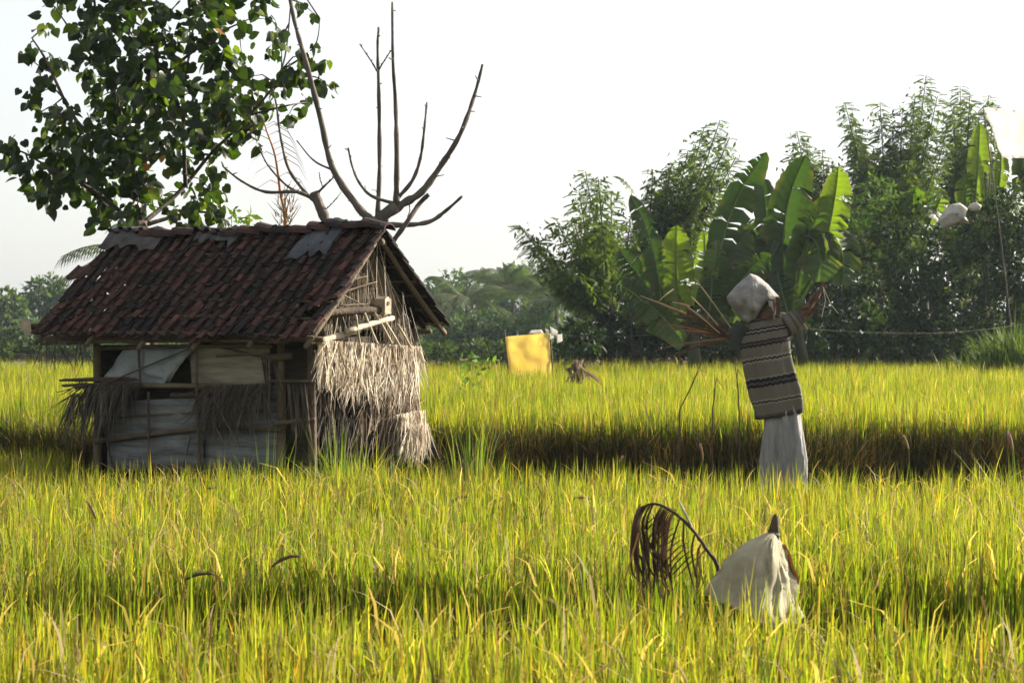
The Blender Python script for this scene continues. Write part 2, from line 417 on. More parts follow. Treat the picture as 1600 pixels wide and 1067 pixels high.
def rice_field(name, label, d0, d1, lo, hi, z0, hmean, dens, ts, wmean, margin, per_hill, seedhead=0.05, extra=None, ripe=0.0):
    """rice hills between the lines lo(x) and hi(x); dens = blades per square metre at distance d"""
    B = []; 
    steps = np.linspace(d0, d1, max(2, int((d1 - d0) / .5) + 1))
    for a, b in zip(steps[:-1], steps[1:]):
        half = .257 * b * 1.06 + margin; dm = dens((a + b) / 2)
        nh = max(1, int(2 * half * (b - a) * dm / per_hill))
        hx = rng.uniform(-half, half, nh); hy = rng.uniform(a, b, nh)
        x = np.repeat(hx, per_hill) + rng.normal(0, .05, nh * per_hill); y = np.repeat(hy, per_hill) + rng.normal(0, .05, nh * per_hill)
        hh = np.repeat(rng.normal(1, .06, nh), per_hill); tone = np.repeat(rng.normal(0, .5, nh), per_hill)
        B.append(np.stack([x, y, hh, tone], 1))
    B = np.concatenate(B)
    lo_v = np.array([lo(v) for v in B[:, 0]]); hi_v = np.array([hi(v) for v in B[:, 0]])
    B = B[(B[:, 1] > lo_v) & (B[:, 1] < hi_v)]
    if extra is not None: B = B[extra(B[:, 0], B[:, 1])]
    n = len(B)
    h = hmean * B[:, 2] * (1 + .07 * lowfreq(B[:, 0], B[:, 1]) ) * rng.uniform(.72, 1.08, n)
    tall = rng.random(n) < .004; h[tall] *= rng.uniform(1.08, 1.28, tall.sum())
    lean = np.abs(rng.normal(.06, .12, n)); bent = rng.random(n) < .014; lean[bent] = rng.uniform(.4, 1.1, bent.sum())
    az = rng.uniform(0, 2 * np.pi, n); face = rng.uniform(0, np.pi, n)
    w = wmean * rng.uniform(.6, 1.35, n)
    idx = np.clip(rng.normal(1.75 + ripe, 1.25, n) + .5 * B[:, 3] + .6 * lowfreq(B[:, 0] + 5, B[:, 1], .6), 0, 4.6)
    i0 = idx.astype(int); fr = (idx - i0)[:, None]
    cols = PAL[i0] * (1 - fr) + PAL[np.minimum(i0 + 1, 5)] * fr
    cols *= rng.uniform(.45, 1.4, (n, 1))
    dead = rng.random(n) < .08; cols[dead] = np.array([[.13, .085, .04]]) * rng.uniform(.5, 1.8, (dead.sum(), 1))
    tip = np.tile(np.array([[.36, .33, .05]]), (n, 1)); tm = rng.uniform(0, .75, n); tm[dead] = 0
    base = np.stack([B[:, 0], B[:, 1], np.full(n, z0)], 1)
    v, q, t, c = blades(base, h, w, lean, az, face, ts, cols, tip, tm)
    parts = [(v, q, t, c)]
    if seedhead:                                   # drooping ears of grain
        k = int(n * seedhead); ii = rng.choice(n, k, replace=False)
        bb = base[ii].copy(); bb[:, 2] = z0 + h[ii] * .68
        hh = h[ii] * rng.uniform(.22, .38, k)
        gc = np.tile(np.array([[.36, .27, .15]]), (k, 1)) * rng.uniform(.6, 1.25, (k, 1))
        parts.append(blades(bb, hh, rng.uniform(.008, .018, k), rng.uniform(.3, 1.3, k), rng.uniform(0, 6.28, k), rng.uniform(0, 3.14, k), [0, .6, .85, 1], gc, gc, np.zeros(k)))
    vs = []; qs = []; tsl = []; cs = []; o = 0
    for v, q, t, c in parts:
        vs.append(v); qs.append(q + o); tsl.append(t + o); cs.append(c); o += len(v)
    me = np_mesh(name, np.concatenate(vs), [np.concatenate(qs), np.concatenate(tsl)], np.concatenate(cs), M['rice'])
    ob = link_mesh(name, me)
    tag(ob, label, 'rice', kind='stuff')
    print(name, n, 'blades')
    return ob

HUT_C = Vector((-1.495, 15.0, 0)); TH = math.radians(30)
U = Vector((math.cos(TH), -math.sin(TH), 0)); VV = Vector((math.sin(TH), math.cos(TH), 0))
HL, HD = 2.185, 1.425
def off_hut(x, y):
    a = (x - HUT_C.x) * U.x + (y - HUT_C.y) * U.y; b = (x - HUT_C.x) * VV.x + (y - HUT_C.y) * VV.y
    return ~((a > -HL - .12) & (a < .15) & (b > -.12) & (b < HD + .15))
rice_field('rice_crop', 'nearest strip of ripening rice along the bottom of the picture', 4.6, 7.8, lambda x: 4.6, gap_near, 0, .69,
           lambda d: 1850, [0, .35, .65, .85, 1], .0115, 1.1, 10, seedhead=.10, ripe=.55)
rice_field('rice_crop', 'sunlit yellow-green rice plot between the front bund and the hut', 8.0, 18.5, gap_far, near_rim, 0, .69,
           lambda d: 1800 if d < 11 else 1300, [0, .45, .78, 1], .0115, 1.2, 10, seedhead=.10, extra=off_hut)
rice_field('rice_crop', 'raised rice field behind the hut and the scarecrow', 16.9, 49, terrace_edge, lambda x: 48.5 + .8 * math.sin(x * .7), TZ, .67,
           lambda d: 1700 if d < 18.6 else (520 if d < 25 else (300 if d < 34 else 190)), [0, .6, 1], .0145, 1.5, 8, seedhead=.03, extra=off_hut)

def grass_patch(name, label, xs, ys, zs, h, w, lean, pal, mat, kind='stuff', cat='grass'):
    n = len(xs); base = np.stack([xs, ys, zs], 1); pal = np.array(pal)
    i = rng.integers(0, len(pal), n); cols = pal[i] * rng.uniform(.7, 1.3, (n, 1))
    v, q, t, c = blades(base, h, w, lean, rng.uniform(0, 6.28, n), rng.uniform(0, 3.14, n), [0, .4, .75, 1], cols, cols, np.zeros(n))
    ob = link_mesh(name, np_mesh(name, v, [q, t], c, mat))
    return tag(ob, label, cat, kind=kind)
# rank grass on the terrace face, palette darkened to deepen the shade there
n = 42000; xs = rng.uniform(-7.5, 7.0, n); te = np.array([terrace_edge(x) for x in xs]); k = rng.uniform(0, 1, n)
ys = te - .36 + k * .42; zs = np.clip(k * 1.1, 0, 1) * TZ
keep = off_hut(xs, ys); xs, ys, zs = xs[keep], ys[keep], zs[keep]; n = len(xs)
grass_patch('bank_grass', 'rank grass, colours darkened for shade, hanging over the shaded terrace bank', xs, ys, zs, rng.uniform(.28, .68, n), rng.uniform(.006, .014, n), np.abs(rng.normal(.35, .35, n)),
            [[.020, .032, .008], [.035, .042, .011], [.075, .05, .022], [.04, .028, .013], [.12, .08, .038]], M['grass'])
# low weeds on the front bund
n = 2600; xs = rng.uniform(-3.6, 3.6, n); kk = rng.uniform(.05, .95, n)
ys = np.array([gap_near(x) * (1 - b) + gap_far(x) * b for x, b in zip(xs, kk)])
grass_patch('bund_weeds', 'low green weeds in the dark gap between the rice plots', xs, ys, np.full(n, .1), rng.uniform(.1, .3, n), rng.uniform(.006, .012, n), np.abs(rng.normal(.4, .4, n)),
            [[.05, .10, .012], [.08, .13, .02], [.12, .12, .03]], M['grass'], cat='weeds')

# ------------------------------------------------------------------ the hut
hut = thing('field_hut', HUT_C - U * HL / 2 + VV * HD / 2, 'small tiled field hut with palm-leaf walls standing in the rice', 'hut')
def FP(px, py, out=0.0):
    dr = Vector(((px - 800) / F, 1, (HY - py) / F)); O = Vector((0, 0, CZ))
    t = ((HUT_C - VV * out) - O).dot(VV) / dr.dot(VV); return O + dr * t
def GP(px, py, out=0.0):
    dr = Vector(((px - 800) / F, 1, (HY - py) / F)); O = Vector((0, 0, CZ))
    t = ((HUT_C + U * out) - O).dot(U) / dr.dot(U); return O + dr * t
def HW(a, b, z): return HUT_C + U * a + VV * b + Vector((0, 0, z))      # a: along ridge from corner, b: depth
E1, E0, OV = .174, .43, .243
A0, A1 = -HL - E0, E1
def sag(a, s): 
    k = (a - A0) / (A1 - A0)
    return -.035 * math.sin(math.pi * k) * (.4 + .6 * s) + .012 * math.sin(a * 9 + s * 4)
def roof_pt(a, s, rear=False):
    k = (a - A0) / (A1 - A0)
    if not rear:
        z = (1.625 * (1 - k) + 1.600 * k) * (1 - s) + 2.465 * s; b = -OV * (1 - s) + HD / 2 * s
    else:
        z = 1.70 * (1 - s) + 2.465 * s; b = (HD + OV) * (1 - s) + HD / 2 * s
    return HW(a, b, z + sag(a, s))

def tile_mesh(w, l, name='tile'):
    prof = [(-.5, -.012), (-.28, -.020), (-.02, -.006), (.24, .020), (.52, .012)]
    vs = []
    for y in (0, 1):
        for th in (0, -.012):
            for x, z in prof: vs.append((x * w, y * l, z * (w / .116) + th))
    n = 5; fs = []
    for i in range(4):
        fs += [(i, i + 1, 10 + i + 1, 10 + i), (5 + i + 1, 5 + i, 15 + i, 15 + i + 1), (i + 1, i, 5 + i, 5 + i + 1), (10 + i, 10 + i + 1, 15 + i + 1, 15 + i)]
    fs += [(0, 10, 15, 5), (4, 9, 19, 14)]
    return vs, fs
TW, TL, NC, NR = (A1 - A0) / 24, .19, 24, 12
tv, tf = tile_mesh(TW * 1.13, TL)
tm_ = bpy.data.meshes.new('tile'); tm_.from_pydata(tv, [], tf); tm_.materials.append(M['tile']); set_col(tm_, [(1, 1, 1)] * len(tv)); tm_.update()
def tile_frame(a, s, rear, jit):
    p = roof_pt(a, s, rear); q = roof_pt(a, s + .08, rear); x = (roof_pt(a + .05, s, rear) - roof_pt(a - .05, s, rear)).normalized()
    y = (q - p).normalized()
    if rear: x = -x
    z = x.cross(y).normalized(); x = y.cross(z)
    m = Matrix((x, y, z)).transposed().to_4x4()
    m = Matrix.Translation(p + z * (.03)) @ m @ Matrix.Rotation(-.10 + random.gauss(0, .035) * jit, 4, 'X') @ Matrix.Rotation(random.gauss(0, .05) * jit, 4, 'Z') @ Matrix.Rotation(random.gauss(0, .03) * jit, 4, 'Y')
    return m
hb = Matrix.Translation(-ORG[hut.name])
missing = {(0, 11), (0, 10), (22, 2), (22, 1), (21, 3), (23, 3), (1, 11)}
for c in range(NC):
    for r in range(NR):
        if (c, r) in missing: continue
        a = A0 + (c + .5) * TW + random.gauss(0, .004); s = r / NR + random.gauss(0, .011)
        m = tile_frame(a, s, False, 1.0)
        if (c, r) == (0, 6): m = Matrix.Translation((-.03, 0, .05)) @ m @ Matrix.Rotation(.35, 4, 'Y')
        o = bpy.data.objects.new('tile', tm_); COL.objects.link(o); o.parent = hut
        o.matrix_local = hb @ m
mb = MB()                                          # the far slope, seen only from below
for c in range(NC):
    for r in range(NR):
        m = tile_frame(A0 + (c + .5) * TW, r / NR, True, .8)
        mb.add([m @ Vector(p) for p in tv], tf)
mb.build('rear_slope_tiles', M['tile'], hut, kind='stuff')
# ridge tiles
nrg = 15
for i in range(nrg):
    a = A0 + .22 + (A1 - A0 - .2) * (i + .5) / nrg
    if i in (0, 4, 5): continue
    c0 = roof_pt(a, 1) + Vector((0, 0, .035)); mb = MB(); l = .11; vs = []
    j = random.gauss(0, .02)
    for e in (-l, l):
        for th in (0, .013):
            for k in range(7):
                w = math.pi * (k / 6); r = .072 - th + (.008 if e < 0 else 0)
                vs.append(c0 + U * e + VV * (math.cos(w) * r * 1.2) + Vector((0, 0, math.sin(w) * r * .8 - .02 + j * e * 4 + (.012 if e < 0 else -.004))))
    fs = []
    for k in range(6):
        fs += [(k, k + 1, 14 + k + 1, 14 + k), (7 + k + 1, 7 + k, 21 + k, 21 + k + 1), (k + 1, k, 7 + k, 7 + k + 1), (14 + k, 14 + k + 1, 21 + k + 1, 21 + k)]
    mb.add(vs, fs); mb.build('ridge_tile', M['tile'], hut)
# rafters, battens, ridge pole, eave poles
def pole(name, a, b, r, mat, parent=hut, bend=.01, n=6, r2=None, nodes=True):
    a, b = Vector(a), Vector(b); m = 7; d = (b - a); o = d.orthogonal().normalized() * bend * d.length
    pts = [a + d * (i / (m - 1)) + o * math.sin(math.pi * i / (m - 1)) for i in range(m)]
    rr = [(r + ((r2 if r2 is not None else r * .85) - r) * i / (m - 1)) * (1 + (.09 if i % 2 else 0)) for i in range(m)]
    mb = MB(); mb.tube(pts, rr, n); return mb.build(name, mat, parent, smooth=True)
dn = Vector((0, 0, -.05))
for rear in (False, True):
    for k in range(6):
        a = A0 + .06 + (A1 - A0 - .12) * k / 5
        pole('rafter', roof_pt(a, -.02, rear) + dn, roof_pt(a, 1, rear) + dn, .022, M['bamboo'])
    for k in range(7):
        s = .03 + .93 * k / 6
        pole('batten', roof_pt(A0 + .02, s, rear) + dn * .35, roof_pt(A1 - .02, s, rear) + dn * .35, .011, M['bamboo'])
pole('ridge_pole', HW(A0, HD / 2, 2.37), HW(A1 - .02, HD / 2, 2.36), .035, M['bamboo'])
pole('eave_pole', HW(A0 - .1, -.05, 1.60), HW(A1 - .05, -.05, 1.60), .026, M['bamboo'])
pole('eave_pole', HW(A0 + .02, -.16, 1.565), HW(A1 - .3, -.16, 1.585), .018, M['bamboo'])
pole('eave_pole', HW(A0, HD + .03, 1.66), HW(A1 - .05, HD + .03, 1.66), .026, M['bamboo'])
# beam end poking out at the left with a pale cut face
bm = pole('beam', P(140, 500, 16.15), P(38, 512, 16.35), .028, M['darkwood'])
mb = MB(); mb.slab([P(33, 497, 16.25), P(47, 500, 16.25), P(50, 524, 16.25), P(42, 526, 16.25), P(30, 508, 16.25)][::-1], Vector((.25, -.95, .15)).normalized(), .05); mb.build('beam_end', M['palewood'], hut)

# posts
def post(px, b, z1=1.62, r=.034, a=None):
    p = FP(px, 700); aa = (p - HUT_C).dot(U)
    return pole('post', HW(aa, b, -.05), HW(aa, b, z1), r, M['darkwood'] if px > 460 else M['bamboo'], bend=.006, n=8)
post(151, 0); post(437, .01); post(484, .02)
for a_, b_ in ((-HL, HD), (-.02, HD), (-HL * .5, HD)): pole('post', HW(a_, b_, -.05), HW(a_, b_, 1.68), .034, M['bamboo'], n=8)

def crumpled(name, corners, mat, nu=8, nv=6, amp=.02, nrm=-VV, parent=hut, th=.004, seed=0, sag_=.0):
    """a sheet over four corners (a b c d around), gently crumpled, with thickness"""
    a, b, c, d = [Vector(p) for p in corners]; vs = []
    for j in range(nv + 1):
        for i in range(nu + 1):
            u, w = i / nu, j / nv
            p = (a * (1 - u) + b * u) * (1 - w) + (d * (1 - u) + c * u) * w
            q = noise.noise(p * 4.5 + Vector((seed, 0, 0))) + .5 * noise.noise(p * 11 + Vector((0, seed, 0)))
            vs.append(p + nrm * amp * q + Vector((0, 0, -sag_ * math.sin(math.pi * u) * (1 - w))))
    n = len(vs); vs2 = [p - nrm * th for p in vs]; k = nu + 1
    fs = [(j * k + i, j * k + i + 1, (j + 1) * k + i + 1, (j + 1) * k + i) for j in range(nv) for i in range(nu)]
    f2 = [tuple(n + x for x in f[::-1]) for f in fs]
    bd = [i for i in range(k)] + [(j + 1) * k - 1 for j in range(1, nv + 1)] + [nv * k + i for i in range(nu - 1, -1, -1)] + [j * k for j in range(nv - 1, 0, -1)]
    sd = [(bd[i], n + bd[i], n + bd[(i + 1) % len(bd)], bd[(i + 1) % len(bd)]) for i in range(len(bd))]
    mb = MB(); mb.add(vs + vs2, fs + f2 + sd); return mb.build(name, mat, parent, smooth=True)
# back and end walls, inner gable mats (dark inside)
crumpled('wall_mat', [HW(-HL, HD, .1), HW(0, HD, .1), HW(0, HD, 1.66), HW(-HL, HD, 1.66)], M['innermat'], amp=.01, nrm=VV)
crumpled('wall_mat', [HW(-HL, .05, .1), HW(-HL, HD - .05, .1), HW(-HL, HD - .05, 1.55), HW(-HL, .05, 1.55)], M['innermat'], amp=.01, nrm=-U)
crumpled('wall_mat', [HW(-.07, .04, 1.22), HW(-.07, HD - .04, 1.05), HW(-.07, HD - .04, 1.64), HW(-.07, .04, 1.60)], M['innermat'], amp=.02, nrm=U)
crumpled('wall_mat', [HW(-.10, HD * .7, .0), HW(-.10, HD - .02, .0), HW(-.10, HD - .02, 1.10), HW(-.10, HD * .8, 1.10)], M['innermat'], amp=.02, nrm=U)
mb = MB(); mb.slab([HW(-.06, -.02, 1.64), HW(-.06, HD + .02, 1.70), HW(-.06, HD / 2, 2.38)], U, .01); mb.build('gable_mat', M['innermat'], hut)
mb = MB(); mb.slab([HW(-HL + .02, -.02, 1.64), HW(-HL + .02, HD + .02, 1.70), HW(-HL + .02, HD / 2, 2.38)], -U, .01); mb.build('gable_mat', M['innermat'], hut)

# front wall sheets
crumpled('wall_sheet', [FP(168, 735, -.01), FP(318, 735, -.01), FP(318, 620, -.01), FP(168, 628, -.01)], M['sheet'], amp=.012, seed=3)
crumpled('wall_sheet', [FP(316, 738, -.025), FP(436, 738, -.025), FP(436, 600, -.025), FP(316, 605, -.025)], M['sheet'], amp=.02, seed=8)
crumpled('wall_mat', [FP(300, 606, -.01), FP(424, 606, -.01), FP(420, 531, -.01), FP(296, 533, -.01)], M['mat'], amp=.02, seed=5)
crumpled('tarp', [FP(157, 603, .02), FP(258, 602, .02), FP(302, 540, .03), FP(190, 546, .02)], M['tarp'], amp=.045, seed=2, nu=12, nv=10, sag_=.02)
crumpled('tarp', [FP(222, 582, .05), FP(262, 597, .05), FP(302, 545, .03), FP(222, 548, .04)], M['tarp'], amp=.05, seed=9, nu=10, nv=8)
crumpled('wall_mat', [FP(440, 740, -.12), FP(492, 740, -.12), FP(492, 545, -.12), FP(440, 545, -.12)], M['innermat'], amp=.02, seed=4)  # dark mat added to stand for the darkness inside the open bay
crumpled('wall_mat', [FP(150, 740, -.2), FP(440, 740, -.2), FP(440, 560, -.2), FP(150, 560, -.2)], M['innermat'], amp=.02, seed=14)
# rails and sticks on the front
for (x0, y0, x1, y1, r, out, mt) in [(150, 545, 425, 541, .016, .03, 'bamboo'), (118, 603, 420, 606, .022, .035, 'bamboo'), (418, 596, 492, 596, .014, .03, 'bamboo'),
        (428, 662, 492, 656, .02, .02, 'bamboo'), (150, 690, 330, 668, .024, .02, 'darkwood'), (330, 668, 440, 672, .02, .02, 'darkwood'), (232, 612, 234, 735, .011, .035, 'darkwood'),
        (216, 538, 220, 602, .011, .06, 'darkwood'), (306, 538, 313, 735, .013, .04, 'bamboo'), (165, 600, 300, 543, .007, .085, 'darkwood'), (420, 560, 455, 556, .03, .03, 'bamboo'),
        (268, 618, 440, 620, .022, -.005, 'darkwood'), (318, 536, 440, 566, .011, .0, 'darkwood'), (338, 556, 420, 552, .01, .01, 'bamboo'), (168, 690, 178, 735, .01, .02, 'darkwood'),
        (285, 735, 298, 680, .006, .03, 'darkwood'), (148, 655, 440, 640, .014, -.01, 'darkwood')]:
    pole('rail', FP(x0, y0, out), FP(x1, y1, out), r, M[mt], bend=.008)
# bundle of sticks laid on the rail at the left
for i in range(9):
    y = 594 + random.uniform(-3, 7)
    pole('stick', FP(100 + random.uniform(-10, 25), y + random.uniform(-2, 6), .07 + random.uniform(-.03, .05)), FP(225 + random.uniform(-40, 20), y + random.uniform(-3, 5), .06), .009, M['darkwood'], r2=.005)
for i in range(5):
    pole('stick', FP(128 + random.uniform(-6, 14), 597, .07), FP(96 + random.uniform(-8, 22), 612 + random.uniform(0, 18), .1), .006, M['darkwood'], bend=.05, r2=.003)

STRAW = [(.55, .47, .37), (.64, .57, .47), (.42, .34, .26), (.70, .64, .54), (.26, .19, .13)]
def strands(mb, origin_fn, n, length, drop, wid, spread, nrm, along, pal, out=.01, curl=.12):
    """thin dry leaflets hanging from a line"""
    for i in range(n):
        p = origin_fn(random.random()) + nrm * random.uniform(0, out)
        l = length * random.uniform(.55, 1.2); an = random.gauss(drop, spread)
        dr = (Vector((0, 0, -1)) * math.cos(an) + along * math.sin(an)).normalized()
        k = random.uniform(-curl, curl); pts = []
        for j in range(4):
            t = j / 3; pts.append(p + dr * l * t + (along * k + nrm * random.uniform(-.03, .06)) * l * t * t)
        w = wid * random.uniform(.6, 1.3); c = random.choice(pal); f = random.uniform(.75, 1.2)
        sd = (along * math.cos(random.gauss(0, .5)) + nrm * math.sin(random.gauss(0, .5))).normalized()
        mb.strip(pts, [w * .7, w, w * .8, w * .15], sd, (c[0] * f, c[1] * f, c[2] * f))
def lerp_fn(a, b): 
    a, b = Vector(a), Vector(b); return lambda t: a * (1 - t) + b * t
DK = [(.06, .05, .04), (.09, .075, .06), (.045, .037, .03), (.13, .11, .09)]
def thatch(name, segs, parent=hut):
    mb = MB()
    for s in segs: strands(mb, *s)
    return mb.build(name, M['straw'], parent, kind='stuff')
NF = -VV
# hanging leaf bundles on the front wall
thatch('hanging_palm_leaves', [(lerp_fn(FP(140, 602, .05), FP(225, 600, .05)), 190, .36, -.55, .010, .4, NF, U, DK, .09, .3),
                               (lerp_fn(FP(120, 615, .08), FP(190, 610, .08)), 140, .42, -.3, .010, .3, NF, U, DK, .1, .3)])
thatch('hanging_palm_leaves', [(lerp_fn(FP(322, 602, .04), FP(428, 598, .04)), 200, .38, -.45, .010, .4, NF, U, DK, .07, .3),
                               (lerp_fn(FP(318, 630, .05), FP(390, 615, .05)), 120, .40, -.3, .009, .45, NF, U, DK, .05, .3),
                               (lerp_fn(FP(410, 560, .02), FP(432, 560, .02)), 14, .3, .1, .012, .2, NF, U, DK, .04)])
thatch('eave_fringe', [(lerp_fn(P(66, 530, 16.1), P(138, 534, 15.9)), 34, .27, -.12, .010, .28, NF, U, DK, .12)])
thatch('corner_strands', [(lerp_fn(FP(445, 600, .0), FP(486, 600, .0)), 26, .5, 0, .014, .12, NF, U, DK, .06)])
# gable: the bright palm-leaf curtain
NG = U
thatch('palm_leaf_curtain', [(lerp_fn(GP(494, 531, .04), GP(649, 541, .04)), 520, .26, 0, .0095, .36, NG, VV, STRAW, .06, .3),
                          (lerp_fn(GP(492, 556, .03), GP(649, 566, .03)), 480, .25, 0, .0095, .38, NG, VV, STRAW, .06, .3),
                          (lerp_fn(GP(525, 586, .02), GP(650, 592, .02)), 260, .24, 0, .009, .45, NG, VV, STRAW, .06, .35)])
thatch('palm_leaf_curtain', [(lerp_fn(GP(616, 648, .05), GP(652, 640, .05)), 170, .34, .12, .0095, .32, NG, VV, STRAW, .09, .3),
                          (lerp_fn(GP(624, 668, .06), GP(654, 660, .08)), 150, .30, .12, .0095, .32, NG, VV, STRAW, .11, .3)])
DK2 = [(.16, .12, .09), (.25, .19, .14), (.09, .065, .05), (.36, .29, .22)]
thatch('tattered_leaves', [(lerp_fn(GP(492, 588, .0), GP(560, 604, .0)), 24, .24, 0, .010, .6, NG, VV, DK2, .05),
                           (lerp_fn(GP(570, 612, .0), GP(648, 618, .0)), 170, .28, 0, .009, .6, NG, VV, DK2, .07, .4),
                           (lerp_fn(GP(600, 640, -.02), GP(640, 650, -.02)), 150, .36, 0, .009, .5, NG, VV, DK2, .06, .4),
                           (lerp_fn(GP(560, 640, -.03), GP(610, 650, -.02)), 60, .4, 0, .009, .4, NG, VV, DK2, .04, .3)])
thatch('tattered_leaves', [(lerp_fn(GP(494, 592, -.10), GP(600, 604, -.10)), 150, .42, 0, .010, .25, NG, VV, DK, .05, .3), (lerp_fn(GP(494, 650, -.11), GP(610, 655, -.11)), 150, .45, 0, .010, .25, NG, VV, DK, .05, .3)])  # dark palette paints in the shade of the gable opening
# gable triangle: hanging leaf ribs
def rake(t): return HW(-.03, HD * (.06 + .88 * t), 1.66 + (.74 * (1 - abs(2 * t - 1))))
thatch('gable_thatch', [(rake, 640, .5, .05, .008, .25, NG, VV, [(.13, .10, .07), (.19, .15, .11), (.10, .078, .055), (.25, .21, .16)], .05)])
thatch('leaf_ribs', [(rake, 70, .7, .1, .004, .35, NG, VV, [(.5, .44, .35), (.4, .34, .26)], .14)])
# beams and hanging sticks on the gable
pole('beam', GP(498, 490, .02), GP(598, 484, .14), .034, M['darkwood'])
mb = MB()
c = GP(598, 478, .14); ax = U; ax2 = VV
for (w_, h_, t_) in ((.085, .135, .10),):
    q = [c + VV * (-w_ * .5) + Vector((0, 0, -h_ * .5)), c + VV * (w_ * .5) + Vector((0, 0, -h_ * .45)), c + VV * (w_ * .55) + Vector((0, 0, h_ * .35)), c + Vector((0, 0, h_ * .55)), c + VV * (-w_ * .5) + Vector((0, 0, h_ * .4))]
    mb.slab([p + U * .05 for p in q], U, t_)
be = mb.build('beam_block', M['palewood'], hut)
mb = MB(); mb.tube([c + U * .045 + Vector((0, 0, .02)), c + U * .056 + Vector((0, 0, .02))], .016, 8); mb.build('hole_shade_disc', M['darkwood'], be)  # dark disc on the block paints the shade inside a hole
pole('pole', GP(541, 518, .12), GP(614, 497, .14), .024, M['palewood'], r2=.02)
pole('pole', GP(496, 535, .05), GP(562, 516, .08), .026, M['palewood'], r2=.02)
for (x0, y0, x1, y1) in ((556, 492, 563, 541), (570, 490, 590, 537), (586, 490, 612, 536), (600, 500, 625, 541), (622, 508, 642, 543)):
    pole('hanging_stick', GP(x0, y0, .15), GP(x1, y1, .13), .010, M['palewood'])
for (x0, y0, x1, y1) in ((505, 470, 590, 440), (520, 455, 600, 500), (530, 478, 600, 478), (535, 442, 575, 432)):
    pole('stick', GP(x0, y0, .08), GP(x1, y1, .06), .006, M['bamboo'], bend=.03)
pole('corner_stick', GP(622, 712, .14), GP(646, 648, .05), .014, M['palewood'])
# cloths over the ridge
def ridge_cloth(name, a0, a1, s0, mat, seed, back=.2):
    vs = []; nu = 9; ring = [(False, s0), (False, s0 + (1 - s0) * .35), (False, s0 + (1 - s0) * .7), (False, 1.0), (True, 1 - back * .5), (True, 1 - back)]
    mb = MB()
    for i in range(nu + 1):
        a = a0 + (a1 - a0) * i / nu
        for j, (rear, s) in enumerate(ring):
            ss = s + (.06 * noise.noise(Vector((a * 14 + seed, j, 0))) * 1.8 if j in (0, 5) else 0)
            p = roof_pt(a, min(ss, 1), rear) + Vector((0, 0, (.075 if j != 3 else .09) + .035 * noise.noise(Vector((a * 12, j * .9, seed)))))
            vs.append(p)
    k = len(ring); n = len(vs)
    fs = [(i * k + j, (i + 1) * k + j, (i + 1) * k + j + 1, i * k + j + 1) for i in range(nu) for j in range(k - 1)]
    mb.add(vs + [p - Vector((0, 0, .005)) for p in vs], fs + [tuple(n + x for x in f[::-1]) for f in fs])
    return mb.build(name, mat, hut, smooth=True)
M['ridgecloth'] = surf('grey_ridge_cloth', (.025, .024, .024), (.085, .08, .076), 9, rough=.85, bump=.5, bscale=20)
M['bluecloth'] = surf('faded_blue_plastic', (.017, .021, .028), (.065, .072, .083), 7, rough=.6, bump=.5, bscale=18)
ridge_cloth('ridge_cloth', A0 + .0, A0 + .62, .80, M['ridgecloth'], 1)
ridge_cloth('ridge_cloth', A0 + .98, A0 + 1.42, .88, M['ridgecloth'], 5)
ridge_cloth('plastic_patch', A1 - .72, A1 - .36, .70, M['bluecloth'], 9)

# ------------------------------------------------------------------ the broad-leaved tree behind the hut
def px_path(pts, d, wob=.25, k=4, seed=0):
    """smooth a pixel polyline into a 3D path at distance d"""
    r = random.Random(seed); q = [P(x, y, d + (0 if i == 0 else r.uniform(-wob, wob))) for i, (x, y) in enumerate(pts)]
    out = []
    for i in range(len(q) - 1):
        p0, p1, p2, p3 = q[max(i - 1, 0)], q[i], q[i + 1], q[min(i + 2, len(q) - 1)]
        for j in range(k):
            t = j / k
            out.append(.5 * ((2 * p1) + (p2 - p0) * t + (2 * p0 - 5 * p1 + 4 * p2 - p3) * t * t + (3 * p1 - p0 - 3 * p2 + p3) * t ** 3))
    out.append(q[-1]); return out
def taper(n, a, b): return [a + (b - a) * (i / (n - 1)) ** .8 for i in range(n)]

TD = 18.7
tree = thing('broadleaf_tree', (P(215, 372, TD).x, TD, TZ), 'tall tree with dark heart-shaped leaves growing behind the left end of the hut', 'tree')
mb = MB(); base = P(216, 372, TD); mb.tube([Vector((base.x - .05, TD, TZ - .05)), Vector((base.x, TD, 1.2)), base, P(216, 345, TD)], [.13, .11, .095, .085], 8)
mb.build('trunk', M['bark'], tree, smooth=True)
sk = [([(215, 350), (203, 240), (172, 120), (150, 20), (140, -70)], .034), ([(219, 348), (226, 250), (240, 120), (246, -60)], .034),
      ([(222, 350), (280, 300), (330, 240), (390, 180), (440, 110), (455, 0)], .027), ([(290, 292), (286, 150), (300, 60), (312, -80)], .024),
      ([(210, 350), (150, 300), (90, 270), (40, 240), (14, 232)], .024), ([(200, 260), (120, 190), (75, 100), (50, 60)], .03), ([(225, 352), (300, 332), (345, 335)], .025),
      ([(440, 110), (490, 75), (500, 30)], .012), ([(390, 180), (450, 165), (480, 160)], .014), ([(430, 130), (490, 120), (518, 140)], .012), ([(172, 120), (120, 60), (85, 10)], .02), ([(240, 130), (330, 60), (390, 30)], .02)]
skel = []
for i, (pts, r) in enumerate(sk):
    path = px_path(pts, TD, .4, 5, i); mb = MB(); mb.tube(path, taper(len(path), r, r * .25), 6); mb.build('branch', M['bark'], tree, smooth=True)
    skel += path
